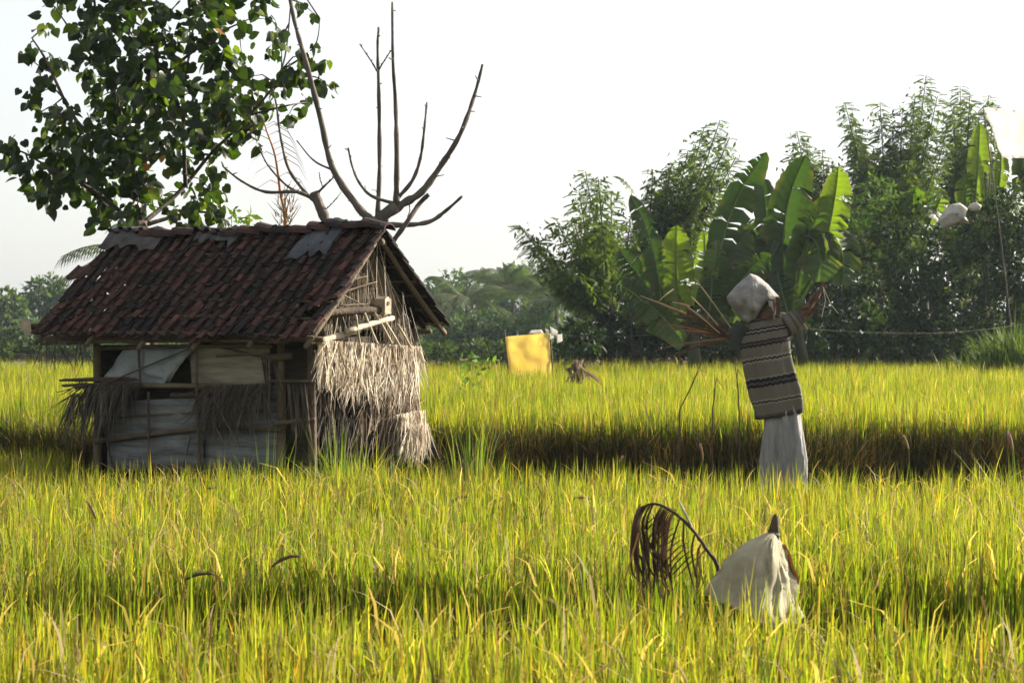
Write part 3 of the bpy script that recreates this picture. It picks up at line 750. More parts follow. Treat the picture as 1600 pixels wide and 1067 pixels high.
CL = [(20, 230, 18), (15, 258, 16), (45, 265, 25), (60, 290, 24), (80, 305, 20), (95, 270, 30), (100, 240, 28), (50, 152, 16), (45, 75, 9), (40, 88, 9), (76, 46, 12), (60, 125, 16), (68, 92, 14), (90, 100, 16),
      (75, 180, 16), (95, 175, 20), (90, 210, 24), (120, 200, 22), (130, 240, 32), (160, 260, 34), (130, 290, 26), (160, 310, 24), (110, 290, 20), (150, 342, 14), (172, 335, 14), (90, 5, 16), (130, 15, 22), (140, 45, 24),
      (150, 80, 26), (142, 118, 18), (180, 30, 28), (200, 70, 32), (190, 110, 32), (160, 150, 26), (200, 160, 28), (170, 200, 28), (210, 210, 32), (200, 250, 32), (200, 290, 22), (215, 328, 18), (190, 345, 16), (240, 20, 28),
      (258, 60, 28), (240, 100, 28), (232, 140, 26), (268, 140, 24), (250, 180, 30), (310, 30, 28), (340, 10, 28), (325, 70, 28), (342, 92, 26), (304, 140, 24), (330, 150, 26), (290, 190, 28), (310, 220, 26), (260, 230, 28),
      (285, 255, 22), (330, 190, 26), (360, 170, 24), (360, 130, 24), (380, 42, 12), (378, 90, 14), (390, 120, 16), (402, 150, 18), (370, 210, 18), (390, 190, 18), (350, 230, 16), (340, 262, 13), (330, 300, 20), (312, 320, 22),
      (340, 335, 20), (300, 345, 16), (270, 330, 12), (255, 305, 11), (300, 290, 10), (440, 60, 16), (425, 82, 13), (450, 105, 16), (470, 125, 16), (440, 125, 14), (475, 85, 12), (490, 75, 9), (500, 100, 12), (505, 130, 12),
      (520, 142, 7), (478, 165, 12), (450, 182, 11), (402, 15, 9), (415, 30, 8), (470, 12, 10), (490, 22, 8), (420, 160, 16), (445, 140, 12), (396, 206, 9), (402, 226, 7), (357, 180, 20), (220, 275, 22), (236, 300, 14), (180, 230, 26), (275, 110, 16), (215, 130, 22)]
for i in range(46): CL.append((random.uniform(90, 430), random.uniform(-170, -8), random.uniform(16, 30)))
lp, ld, lc, ls = [], [], [], []; twig = MB()
for (x, y, r) in CL:
    d = TD + random.uniform(-.75, .75); c = P(x, y, d); R = r / F * TD
    near = min(skel, key=lambda q: (q - c).length)
    mid = near.lerp(c, .5) + Vector((0, 0, random.uniform(-.02, .05)))
    twig.tube([near, mid, c], [.009, .006, .003], 4, cap=False)
    for _ in range(max(2, int((r / 13) ** 2 * 9.0))):
        o = Vector((random.gauss(0, .52), random.gauss(0, .8), random.gauss(0, .52))) * R
        p = c + o; lp.append(p)
        ld.append(Vector((o.x * 1.2 + random.gauss(0, .08), o.y * .6 + random.gauss(0, .08), -.16 + random.gauss(0, .07))).normalized())
        ls.append(random.uniform(.055, .132)); q = random.random()
        g = random.uniform(.7, 1.3)
        lc.append((.020 * g, .036 * g, .009) if q < .87 else ((.085 * g, .115 * g, .010) if q < .996 else (.30, .14, .02)))
twig.build('twigs', M['bark'], tree, kind='stuff')
# the biggest visible leaves singly, the rest as one mass
idx = [i for i in range(len(lp)) if lp[i].z < P(0, 0, TD).z]
idx.sort(key=lambda i: -(ls[i] - .05 * (lp[i].y - TD))); single = set(idx[:300])
leafm = []
for cc in ((.020, .036, .009), (.027, .048, .010), (.07, .10, .010), (.30, .14, .02), (.015, .028, .008)):
    me = bpy.data.meshes.new('leaf'); me.from_pydata(HEART[0], [], HEART[1]); set_col(me, [cc] * len(HEART[0])); me.materials.append(M['leaf']); me.update(); leafm.append(me)
for i in single:
    y = ld[i]; x = y.cross(Vector((random.gauss(0, 1), random.gauss(0, 1), random.gauss(0, 1)))).normalized(); z = x.cross(y)
    m = Matrix((x, y, z)).transposed().to_4x4() @ Matrix.Scale(ls[i], 4); m.translation = lp[i] - ORG[tree.name]
    me = leafm[random.choice((0, 0, 1, 1, 4))] if lc[i][0] < .06 else (leafm[3] if lc[i][0] > .2 else leafm[2])
    o = bpy.data.objects.new('leaf', me); COL.objects.link(o); o.parent = tree; o.matrix_local = m
rest = [i for i in range(len(lp)) if i not in single]
me = scatter_mesh('foliage', HEART, [lp[i] for i in rest], [ld[i] for i in rest], [ls[i] for i in rest], [lc[i] for i in rest], M['leaf'], og=ORG[tree.name])
link_mesh('foliage', me, tree)['kind'] = 'stuff'

# ------------------------------------------------------------------ bare pruned trees behind the ridge
def bare_tree(name, label, d, base_px, limbs, twigs):
    b = P(base_px[0], base_px[1], d); t = thing(name, (b.x, d, TZ if d > 17.3 else .1), label, 'tree')
    for i, (kind, pts, r0, r1) in enumerate(limbs):
        path = px_path(pts, d, .12 if i else 0, 5, i + 3)
        mb = MB(); mb.tube(path, [r * (1 + .12 * math.sin(k * 2.1) + random.uniform(-.08, .14)) for k, r in enumerate(taper(len(path), r0 / F * d, r1 / F * d))], 7)
        for k in range(3, len(path) - 1, 2):            # leaf scars and buds
            if kind == 'branch': 
                p = path[k]; o = Vector((random.gauss(0, 1), random.gauss(0, 1), random.gauss(0, .4))).normalized() * (r0 / F * d)
                mb.tube([p, p + o * random.choice((1.2, 1.4, 1.2, 2.2)) + Vector((0, 0, .012))], [.008, .004], 4)
                if random.random() < .06: mb.tube([p, p + o.normalized() * random.uniform(.05, .16) + Vector((0, 0, .06))], [.005, .0015], 4)
        mb.build(kind, M['deadbark'], t, smooth=True)
    return t
bare_tree('bare_tree', 'leafless tree with long upswept branches behind the right end of the roof', 17.4, (590, 350), [
    ('trunk', [(575, 640), (582, 480), (588, 380), (592, 345), (620, 322)], 11, 9),
    ('branch', [(590, 348), (580, 343), (561, 326), (520, 264), (501, 187), (479, 101), (460, 34), (450, -20)], 7.5, 2.6),
    ('branch', [(590, 338), (593, 262), (592, 150), (590, 75), (592, 43)], 4.2, 1.6),
    ('branch', [(589, 111), (580, 96), (562, 69)], 1.6, .8), ('branch', [(592, 109), (600, 96), (611, 79)], 1.5, .8),
    ('branch', [(619, 320), (620, 244), (618, 161), (614, 94), (613, 4)], 5, 1.8),
    ('branch', [(619, 312), (644, 283), (657, 247), (663, 202), (667, 161)], 3.6, 1.5),
    ('branch', [(595, 342), (629, 319), (659, 300), (689, 259), (719, 210), (741, 150), (754, 101)], 8, 2),
    ('branch', [(616, 318), (580, 306), (561, 285), (550, 259), (544, 231)], 3, 1.3),
    ('branch', [(595, 350), (629, 352), (670, 347), (696, 330), (722, 307)], 5.5, 2),
    ('branch', [(612, 380), (636, 347), (655, 319), (670, 304)], 4, 3.4),
    ('branch', [(518, 265), (490, 251), (464, 220)], 1.8, .9), ('branch', [(633, 350), (640, 330), (638, 315)], 1.2, .5)], [])
bare_tree('bare_tree', 'short leafless stump with thin sprouting branches above the middle of the roof', 17.7, (510, 356), [
    ('trunk', [(530, 640), (522, 450), (511, 356), (498, 319), (491, 300)], 9, 7.5),
    ('branch', [(492, 313), (464, 300), (415, 300), (377, 283), (347, 259)], 3.6, 1.2),
    ('branch', [(482, 307), (452, 266), (439, 217), (432, 165), (426, 139)], 3, 1.1),
    ('branch', [(475, 303), (449, 291), (419, 259), (404, 229)], 2.4, 1),
    ('branch', [(496, 302), (509, 289), (522, 277)], 2.4, .9), ('branch', [(505, 294), (500, 280), (499, 270)], 1, .5), ('branch', [(505, 331), (517, 320), (527, 309)], 1, .5)], [])
# dried flower stalk
st = thing('dry_stalk', (P(447, 360, 18.2).x, 18.2, TZ), 'thin dried reddish frond standing behind the roof beside the stump', 'dry frond')
mb = MB(); pth = px_path([(452, 560), (447, 360), (438, 300), (430, 244), (417, 206), (412, 190)], 18.2, .05, 5, 2); mb.tube(pth, taper(len(pth), .02, .005), 5); mb.build('stem', M['rust'], st, smooth=True)
for i in range(16):
    t = .45 + .5 * i / 16; p = pth[int(t * (len(pth) - 1))]; s = 1 if i % 3 else -1
    mb = MB(); mb.strip([p, p + Vector((.08 * s, 0, .04)), p + Vector((.2 * s, .02, -.03)), p + Vector((.28 * s, .03, -.17))], [.006, .007, .006, .002], Vector((.3, .2, .9)).normalized(), (.26, .15, .09)); mb.build('leaflet', M['straw'], st)
mb = MB()
for i in range(60):
    p = P(447 + random.gauss(0, 7), random.uniform(300, 362), 18.2); mb.strip([p, p + Vector((random.gauss(0, .05), random.gauss(0, .04), random.uniform(.05, .16)))], [.012, .003], Vector((1, 0, 0)), random.choice([(.25, .1, .06), (.2, .14, .08), (.12, .13, .04)]))
mb.build('dry_bracts', M['straw'], st, kind='stuff')

# ------------------------------------------------------------------ foliage builders for the grove
def mass(name, pts, dirs, scale, cols, mat, parent, proto, zhint=None):
    me = scatter_mesh(name, proto, pts, dirs, scale, cols, mat, og=ORG[parent.name], zhint=zhint)
    o = link_mesh(name, me, parent); o['kind'] = 'stuff'; return o

def feather_tree(name, label, base_px, d, tips, nfill, leaf=(.28, .45), g0=(.064, .094, .019), hub=None, spread=40, low=.3, cat='tree', group=None, density=1.0):
    """many upright stems carrying drooping pinnate leaves"""
    b = P(base_px[0], base_px[1], d); t = thing(name, (b.x, d, TZ), label, cat, group)
    root = Vector((b.x, d, TZ)); trunk = MB()
    hub = P(*(hub or (base_px[0], base_px[1] - 90)), d)
    trunk.tube([root, root.lerp(hub, .5) + Vector((.06, 0, 0)), hub], [.14, .11, .08], 7); trunk.build('trunk', M['bark'], t, smooth=True)
    lp, ld, ls, lc, zh = [], [], [], [], []; clump = []
    tips = list(tips)
    for _ in range(nfill):
        a = random.choice(tips[:max(3, len(tips))]); k = random.uniform(.45, .95)
        tips.append((a[0] * k + hub_px(hub, d)[0] * (1 - k) + random.gauss(0, spread), a[1] * k + hub_px(hub, d)[1] * (1 - k) + random.gauss(0, spread * .6)))
    for (x, y) in tips:
        e = P(x, y, d + random.gauss(0, 1.3)); s0 = root.lerp(hub, random.uniform(.6, 1.0)); 
        m1 = s0.lerp(e, .45) + Vector((0, 0, .12 * (e - s0).length * random.uniform(-.4, .6)))
        m1.x = s0.x * .4 + e.x * .6
        n = 14; path = [(s0 * (1 - q) ** 2 + m1 * 2 * q * (1 - q) + e * q * q) for q in [i / (n - 1) for i in range(n)]]
        mb = MB(); mb.tube(path, taper(n, .045, .012), 5, cap=False); mb.build('branch', M['bark'], t, smooth=True)
        clump += [path[k] for k in (6, 8, 9, 11, 12)]
        L = (e - s0).length; cnt = int(L * (1 - low) / .026 * density); ph = random.uniform(0, 6.28)
        for i in range(cnt):
            q = low + (1 - low) * (i / max(cnt - 1, 1)); j = min(int(q * (n - 1)), n - 2); p = path[j].lerp(path[j + 1], q * (n - 1) - j)
            w = random.uniform(0, 6.28); l = random.uniform(*leaf) * random.uniform(.7, 1.1) * (1.0 if q < .8 else 1.0 - 1.6 * (q - .8))
            dr = Vector((math.cos(w), math.sin(w), random.uniform(-.35, .4) + (.25 if q > .95 else 0)))
            lp.append(p); ld.append(dr); ls.append(l); g = random.uniform(.65, 1.35); yl = random.uniform(0, .02)
            lc.append((g0[0] * g + yl, g0[1] * g + yl, g0[2] * g)); zh.append((random.gauss(0, .25), random.gauss(0, .25), 1))
    mass('foliage', lp, ld, ls, lc, M['far_leaf'], t, PINN, np.array(zh))
    cp = np.array(clump); k = 22; q = np.repeat(cp, k, 0) + rng.normal(0, 1, (len(cp) * k, 3)) * np.array([.19, .22, .15]); m = len(q)
    dv = rng.normal(0, .6, (m, 3)) + np.array([0, 0, -.7]); gg = rng.uniform(.6, 1.5, (m, 1))
    mass('leaf_clusters', q, dv, rng.uniform(.10, .21, m), np.array([g0]) * gg, M['far_leaf'], t, OVAL)
    return t
def hub_px(v, d): return ((v.x / v.y) * F + 800, HY - (v.z - CZ) / v.y * F)

def bush(name, label, d, lumps, size=.14, g0=(.04, .075, .018), dens=1.0, group=None, cat='bush', proto=OVAL, depth=.8, stemr=.05, droop=.25):
    """leafy mass from a list of (px, py, radius px) lumps"""
    bx = sum(l[0] for l in lumps) / len(lumps); r0 = P(bx, 560, d); t = thing(name, (r0.x, d, TZ), label, cat, group)
    lp, ld, ls, lc = [], [], [], []
    st_ = MB()
    for (x, y, r) in lumps:
        dd = d + random.gauss(0, .5); c = P(x, y, dd); R = r / F * d; n = int(dens * 42.0 * (R / size) ** 2)
        st_.tube([Vector((r0.x + (c.x - r0.x) * .5, d, TZ)), Vector((r0.x + (c.x - r0.x) * .8, d, (c.z + TZ) * .5)), c], [stemr, stemr * .7, stemr * .25], 5, cap=False)
        u = rng.normal(size=(n, 3)); u /= np.linalg.norm(u, axis=1, keepdims=True); rr = R * rng.uniform(.3, 1.0, n) ** .45 * (1 + .25 * np.sin(u[:, 0] * 7 + x) * np.cos(u[:, 2] * 6 + y))
        q = u * rr[:, None] * np.array([1, depth, 1]) + np.array(c); keep = q[:, 2] > TZ
        lp.append(q[keep]); dv = u * .7 + rng.normal(0, .5, (n, 3)) + np.array([0, 0, -droop]); ld.append(dv[keep])
        ls.append(size * rng.uniform(.6, 1.4, n)[keep]); g = rng.uniform(.6, 1.4, (n, 1)); yl = (rng.random((n, 1)) < .06) * .05
        lc.append((np.array([g0]) * g + yl * np.array([[1, 1, 0]]))[keep])
    st_.build('stems', M['bark'], t, kind='stuff')
    mass('foliage', np.concatenate(lp), np.concatenate(ld), np.concatenate(ls), np.concatenate(lc), M['far_leaf'], t, proto)
    return t

def banana_leaf(mb, rib, base, tip, arch, width, roll, col, col2, seed=0):
    r = random.Random(seed); base, tip = Vector(base), Vector(tip); n = 30
    c = base.lerp(tip, .55) + arch
    ctr = [(base * (1 - q) ** 2 + c * 2 * q * (1 - q) + tip * q * q) for q in [i / (n - 1) for i in range(n)]]
    side0 = Vector((math.cos(roll), math.sin(roll), 0))
    fr = []
    for i in range(n):
        t = (ctr[min(i + 1, n - 1)] - ctr[max(i - 1, 0)]).normalized(); sd = (side0 - t * side0.dot(t)).normalized(); fr.append((t, sd, sd.cross(t)))
    brown = (.16, .11, .045)
    for sgn in (-1, 1):
        cuts = sorted(r.sample(range(3, n - 2), r.randint(3, 8))); bounds = [0] + cuts + [n - 1]
        lift = r.uniform(.15, .5)
        for a, b in zip(bounds[:-1], bounds[1:]):
            vs = []; fs = []; cc = []; dz = r.uniform(0, .35) * (1 if b - a < 6 else .4); sh = r.uniform(-.25, .25)
            for i in range(a, b + 1):
                q = i / (n - 1); t, sd, nr = fr[i]
                w = width * .5 * max(.03, math.sin(math.pi * min(1, q * .94 + .06)) ** .5) * (1 + .03 * r.gauss(0, 1))
                gap = (.14 if i == a and a else 0) - (.14 if i == b and b < n - 1 else 0); pl = .05 * (-1) ** i
                m = ctr[i] + sd * sgn * w * .52 + nr * w * (lift * .5 + pl) + t * w * (.12 + gap * .4)
                e = ctr[i] + sd * sgn * w + nr * w * (lift * .5 + pl - dz * .6) - Vector((0, 0, w * (.2 + dz))) + t * w * (.25 + gap + sh * .3)
                k = 1 + .12 * (-1) ** i; cl = tuple(x * k for x in col); ed = tuple(x * .55 + y * .45 for x, y in zip(cl, brown)) if r.random() < .35 else cl
                vs += [ctr[i], m, e]; cc += [cl, cl, ed]
            for i in range(b - a): fs += [(i * 3, i * 3 + 1, i * 3 + 4, i * 3 + 3), (i * 3 + 1, i * 3 + 2, i * 3 + 5, i * 3 + 4)]
            mb.add(vs, fs, cc)
    rib.tube(ctr, taper(n, .035, .008), 5, col2)

def banana(name, label, base_px, d, leaves, stem_top, group=None):
    b = P(base_px, 560, d); t = thing(name, (b.x, d, TZ), label, 'banana plant', group)
    top = P(stem_top[0], stem_top[1], d); mb = MB(); z0 = Vector((b.x, d, TZ))
    mb.tube([z0, z0.lerp(top, .5), top, top + Vector((0, 0, .15))], [.16, .13, .09, .05], 8, (.045, .05, .02)); mb.build('pseudostem', M['banana'], t, smooth=True)
    for i, (bx, by, tx, ty, wpx, ax, az, roll, br) in enumerate(leaves):
        dd = d + random.uniform(-.5, .5); w = wpx / F * d * 1.22
        mb = MB(); rib = MB(); g = (.028, .056, .011) if br == 0 else ((.06, .105, .013) if br == 1 else (.12, .17, .016))
        bb = P(bx, by, d); banana_leaf(mb, rib, bb, P(tx, ty, dd), Vector((ax, random.uniform(-.2, .2), az)), w, roll, g, (.16, .2, .06), seed=i + int(base_px))
        rib.tube([top, bb], [.03, .032], 5, (.06, .075, .02))
        lf = mb.build('leaf', M['banana'], t, smooth=True); rib.build('midrib', M['banana'], lf, smooth=True)
    return t

def pillow(name, poly, cpx, d, depth, mat, parent, wr=.02, f=9.0, nr=10, sub=4, seed=0.0):
    """a cloth bag with a cornered outline, bulging towards and away from the viewer"""
    q = []
    for i in range(len(poly)):
        a, b = poly[i], poly[(i + 1) % len(poly)]
        for k in range(sub): q.append((a[0] + (b[0] - a[0]) * k / sub, a[1] + (b[1] - a[1]) * k / sub))
    C0 = P(cpx[0], cpx[1], d); n = len(q); mb = MB()
    for sg in (-1, 1):
        vs = [C0 + Vector((0, sg * depth, 0))]; fs = []
        for k in range(1, nr + 1):
            r = k / nr
            for (x, y) in q:
                p = C0.lerp(P(x, y, d), r); g = (1 - r ** 2.4) ** .6 if r < 1 else 0
                cr = (.5 - abs(noise.noise(p * f + Vector((seed, seed, 0))))) + .6 * (.5 - abs(noise.noise(p * f * 2.1 + Vector((0, seed, 3)))))
                vs.append(p + Vector((0, sg * (depth * g + wr * cr * min(1, (1 - r) * 5)), 0)))
        for j in range(n):
            t = (0, 1 + j, 1 + (j + 1) % n); fs.append(t if sg > 0 else t[::-1])
            for k in range(nr - 1):
                f4 = (1 + k * n + j, 1 + (k + 1) * n + j, 1 + (k + 1) * n + (j + 1) % n, 1 + k * n + (j + 1) % n); fs.append(f4 if sg > 0 else f4[::-1])
        mb.add(vs, fs)
    return mb.build(name, mat, parent, smooth=True)

# ------------------------------------------------------------------ the right-hand grove
feather_tree('feathery_tree', 'feathery young tree with upright leafy shoots behind the banana clump', (985, 560), 52, [(1125, 188), (1140, 215), (1100, 200), (1075, 235), (1050, 255), (1085, 262), (1150, 245), (1020, 265), (1040, 300), (1120, 260), (1060, 310), (1000, 330), (1120, 300)], 16, hub=(1020, 430), spread=22)
feather_tree('feathery_tree', 'spreading feathery tree leaning left over the yellow sack', (948, 560), 48, [(915, 268), (935, 280), (955, 300), (905, 300), (812, 352), (835, 375), (870, 345), (895, 340), (925, 360), (860, 400), (890, 420), (960, 350), (945, 400), (985, 340), (915, 440), (870, 440)], 8, hub=(960, 480), low=.35, density=.9, spread=20)
feather_tree('feathery_tree', 'tallest feathery tree rising above the grove on the right', (1385, 560), 58, [(1447, 118), (1430, 150), (1465, 150), (1320, 160), (1335, 195), (1375, 160), (1395, 190), (1350, 240), (1410, 170), (1440, 200), (1480, 200), (1420, 250), (1380, 260), (1340, 300), (1460, 260), (1400, 310)], 28, hub=(1395, 400), leaf=(.32, .5), spread=26)
feather_tree('feathery_tree', 'feathery tree with two drooping crowns beside the white flag', (1505, 560), 60, [(1500, 135), (1490, 160), (1515, 150), (1545, 150), (1555, 165), (1530, 180), (1500, 210), (1490, 250), (1520, 240), (1550, 215), (1570, 260), (1500, 300), (1540, 300)], 22, hub=(1505, 390), leaf=(.32, .48), spread=26)
feather_tree('feathery_tree', 'smaller feathery tree just left of the tallest one', (1300, 560), 56, [(1245, 205), (1260, 225), (1285, 235), (1235, 240), (1300, 255), (1270, 260), (1320, 300), (1340, 330), (1262, 300), (1360, 360)], 12, hub=(1310, 400), leaf=(.3, .46), spread=26)

banana('banana_plant', 'banana plant with a long arching leaf, left of the scarecrow', 1085, 44.5, [
    (1112, 460, 1198, 238, 50, -.35, .45, .35, 0), (1034, 475, 985, 305, 34, .2, .25, .3, 0), (1062, 490, 1058, 352, 46, -.1, .1, .15, 2), (1088, 480, 1100, 360, 38, .15, .1, -.3, 2),
    (1044, 490, 968, 390, 50, -.3, .35, .2, 0), (1020, 400, 958, 276, 26, .05, .75, 1.2, 0), (1100, 480, 1120, 375, 42, .1, .1, .5, 1), (1120, 490, 1172, 360, 48, -.2, .35, .1, 0), (1140, 505, 1146, 405, 40, .1, .1, .0, 1),
    (1060, 505, 1020, 395, 40, -.15, .2, .2, 1), (1100, 525, 1112, 430, 44, .1, .1, .2, 0), (1045, 520, 965, 450, 46, -.25, .6, .4, 0), (1125, 500, 1205, 400, 44, .0, .6, .3, 0), (1070, 540, 1000, 470, 40, -.2, .5, .3, 1)], (1085, 500))
banana('banana_plant', 'banana plant with torn dark leaves hanging above the right hand of the scarecrow', 1262, 45.5, [
    (1228, 455, 1260, 243, 60, -.5, .15, .2, 0), (1283, 410, 1310, 260, 44, .15, .2, .1, 2), (1240, 470, 1308, 305, 54, -.3, .6, .3, 1), (1262, 360, 1316, 445, 66, .5, .85, .35, 0), (1248, 372, 1282, 440, 60, .3, .8, .1, 1),
    (1205, 450, 1212, 340, 46, -.2, .1, .3, 0), (1196, 390, 1188, 272, 36, .1, .1, .4, 0), (1215, 430, 1168, 345, 44, -.2, .4, .2, 1), (1240, 520, 1215, 425, 50, -.1, .2, .1, 0), (1180, 450, 1160, 350, 36, .0, .2, .4, 1), (1235, 385, 1180, 420, 50, -.3, .8, .3, 0)], (1240, 480))
banana('banana_plant', 'banana plant with upright yellow-green leaves under the white flag', 1535, 50, [
    (1522, 330, 1531, 192, 30, .0, .05, .1, 2), (1558, 305, 1563, 232, 22, .05, .05, .2, 2), (1545, 310, 1548, 225, 26, .0, .05, .6, 0), (1590, 300, 1600, 215, 34, .1, .1, .3, 0), (1510, 330, 1512, 268, 30, -.1, .1, .2, 1),
    (1470, 345, 1430, 325, 36, -.1, .4, .6, 1), (1590, 290, 1640, 250, 36, .1, .4, .5, 0)], (1540, 380))
banana('banana_plant', 'low banana plant with pale broad leaf behind the pale bag shape in the hedge', 1450, 50.5, [
    (1425, 345, 1432, 292, 36, -.1, .1, .2, 1), (1450, 350, 1470, 310, 30, .1, .2, .3, 2), (1440, 360, 1405, 330, 32, -.1, .2, .3, 0)], (1440, 400))

bush('leafy_bush', 'dark leafy bush filling the grove behind the scarecrow', 49, [(1150, 470, 42), (1190, 430, 40), (1210, 500, 46), (1160, 530, 40), (1250, 540, 40), (1120, 540, 34), (1230, 455, 30)], .17, (.021, .036, .011))
bush('leafy_bush', 'dense dark shrub under the torn banana leaves', 49.5, [(1290, 470, 42), (1330, 430, 44), (1340, 510, 48), (1290, 530, 42), (1380, 540, 40), (1370, 470, 34), (1310, 400, 30)], .17, (.021, .036, .011))
bush('leafy_bush', 'tall dark shrub right of centre in the grove below the pale bag shape', 48.5, [(1420, 420, 42), (1440, 480, 46), (1410, 530, 44), (1470, 540, 42), (1480, 390, 38), (1480, 450, 40), (1390, 370, 30)], .17, (.022, .036, .011))
bush('leafy_bush', 'big dark bush with sunlit top at the right edge below the flag', 48, [(1540, 350, 42), (1580, 330, 42), (1540, 420, 48), (1590, 420, 50), (1560, 490, 50), (1530, 540, 42), (1600, 530, 44), (1510, 380, 34), (1620, 370, 46), (1640, 470, 60)], .16, (.025, .040, .011))
bush('leafy_bush', 'dark low bush beneath the banana clump', 47.5, [(960, 520, 34), (1000, 500, 36), (1040, 520, 38), (1080, 530, 36), (1000, 545, 30), (1050, 480, 30), (930, 545, 24), (985, 450, 24)], .17, (.018, .032, .011))
bush('leafy_bush', 'small dark bush just right of the yellow sack', 46.5, [(895, 545, 24), (920, 530, 22), (870, 550, 18), (900, 515, 16)], .2, (.018, .034, .013))
bush('leafy_bush', 'mid green thicket below the tallest feathery tree', 51.5, [(1350, 380, 36), (1390, 340, 40), (1430, 330, 34), (1340, 330, 26), (1370, 300, 26), (1420, 380, 36)], .15, (.045, .08, .02), dens=.7)
bush('leafy_bush', 'long dark hedge closing the back of the grove', 63, [(x + random.uniform(-8, 8), 530 + random.uniform(-8, 8), 32) for x in range(900, 1680, 34)] + [(x + random.uniform(-8, 8), 480 + random.uniform(-12, 12), 34) for x in range(960, 1680, 38)] + [(x, 430 + random.uniform(-12, 12), 30) for x in range(1150, 1680, 46)], .24, (.018, .032, .012), cat='hedge')
# grassy clump at the right edge of the raised field
t = thing('tall_grass_clump', (P(1585, 570, 41).x, 41, TZ), 'rounded clump of tall grass at the right edge of the field', 'grass clump')
n = 1900; r = np.abs(rng.normal(0, .45, n)); a = rng.uniform(0, 6.28, n); bs = np.stack([np.cos(a) * r * 1.2, np.sin(a) * r, np.zeros(n)], 1)
gc = np.array([[.06, .10, .014]]) * rng.uniform(.4, 2.2, (n, 1)); hh = rng.uniform(.35, 1.45, n) * (1.15 - .35 * np.minimum(r, 1.2)); hh[:60] *= 1.3
v, q, tt, c = blades(bs, hh, rng.uniform(.02, .055, n), np.abs(rng.normal(.25, .3, n)), a + rng.normal(0, 1.2, n), rng.uniform(0, 3.14, n), [0, .4, .75, 1], gc, gc, np.zeros(n))
o = link_mesh('grass_blades', np_mesh('grass_blades', v, [q, tt], c, M['grass']), t); o['kind'] = 'stuff'

# white flag and pale bag shapes in the grove
fl = thing('white_flag', (P(1575, 560, 44).x, 44, TZ), 'large white cloth flag on a bamboo pole at the upper right edge', 'flag')
crumpled('cloth', [P(1566, 246, 44), P(1640, 250, 42.9), P(1640, 175, 43.0), P(1537, 168, 44)], M['white'], amp=.12, nu=14, nv=10, parent=fl, nrm=Vector((0, -1, 0)), seed=6)
pole('flag_pole', Vector((P(1590, 560, 44).x, 44, TZ)), P(1536, 165, 44.05), .016, M['bark'], parent=fl, r2=.010)
bg_ = thing('pale_bag_shape', (P(1489, 560, 46.5).x, 46.5, TZ), 'big pale bag shape standing in for a shiny curled leaf in the hedge', 'bag')  # bag shape stands in for a curled leaf reflecting the sky
pillow('bag', [(1466, 345), (1474, 330), (1487, 319), (1500, 317), (1512, 326), (1508, 338), (1514, 350), (1498, 348), (1484, 356), (1472, 358)], (1490, 337), 46.5, .28, M['palebag'], bg_, wr=.18, f=2.6)

bg_ = thing('pale_bag_shape', (P(1522, 560, 46.5).x, 46.5, TZ), 'small pale plastic bag caught above the big bag shape in the hedge', 'bag')
pillow('bag', [(1511, 326), (1516, 318), (1526, 316), (1534, 322), (1530, 329), (1519, 330)], (1522, 323), 46.5, .12, M['palebag'], bg_, wr=.09, f=4.0)

bush('leafy_shrub', 'small bright green shrub peeping over the middle of the roof', 18.5, [(385, 346, 13), (362, 336, 11), (405, 354, 9), (372, 356, 12), (395, 372, 16), (378, 420, 22)], .085, (.07, .11, .015), .5, cat='shrub', stemr=.012)
# ------------------------------------------------------------------ far trees
def palm(name, label, px, py, d, n, flen, base_py=560, cat='palm tree', group=None, col=(.045, .066, .022), spread=1.0, th=0.12):
    c = P(px, py, d); t = thing(name, (c.x, d, TZ), label, cat, group)
    mb = MB(); mb.tube([Vector((c.x, d, TZ)), Vector((c.x + .1, d, (c.z + TZ) / 2)), c], [th * 1.3, th, th * .8], 6); mb.build('trunk', M['bark'], t, smooth=True)
    for i in range(n):
        w = 2 * math.pi * i / n + random.uniform(-.2, .2); el = random.uniform(-.15, 1.25); L = flen * random.uniform(.8, 1.1)
        h = Vector((math.cos(w), math.sin(w), 0)); pts = []
        for k in range(9):
            q = k / 8; an = el - 1.3 * q * q; pts.append(c + h * L * q * math.cos(el * .7) + Vector((0, 0, L * (math.sin(el) * q - .55 * q * q))))
        mb = MB(); mb.tube(pts, taper(9, .03, .008), 4, (.14, .12, .05), cap=False); m = 26
        for k in range(m):
            q = .12 + .86 * k / m; j = min(int(q * 8), 7); p = pts[j].lerp(pts[j + 1], q * 8 - j); tg = (pts[j + 1] - pts[j]).normalized(); s = tg.cross(Vector((0, 0, 1))).normalized()
            for sg in (-1, 1):
                l = flen * .3 * (1 - .6 * abs(q - .4)); g = random.uniform(.7, 1.3)
                e = p + s * sg * l * .65 + tg * l * .45 - Vector((0, 0, l * .55)); m_ = p.lerp(e, .5) + Vector((0, 0, l * .12))
                mb.strip([p, m_, e], [flen * .018, flen * .02, .004], tg, tuple(x * g for x in col))
        mb.build('frond', M['far_leaf'], t)
    return t
palm('palm_tree', 'palm whose frond tips show above the left end of the roof', 236, 405, 62, 17, 3.1, col=(.055, .08, .03))
palm('palm_tree', 'hazy coconut palm left of the yellow sack', 728, 470, 118, 16, 3.9, group='far palms')
palm('palm_tree', 'hazy coconut palm straight above the yellow sack', 800, 452, 126, 17, 4.2, group='far palms')
palm('palm_tree', 'hazy low palm between the yellow sack and the feathery tree', 868, 470, 112, 15, 3.6, group='far palms')
palm('palm_tree', 'hazy pale palm at the edge of the far wood beside the grove', 905, 462, 105, 13, 3.2, group='far palms')
G1 = (.05, .08, .028)
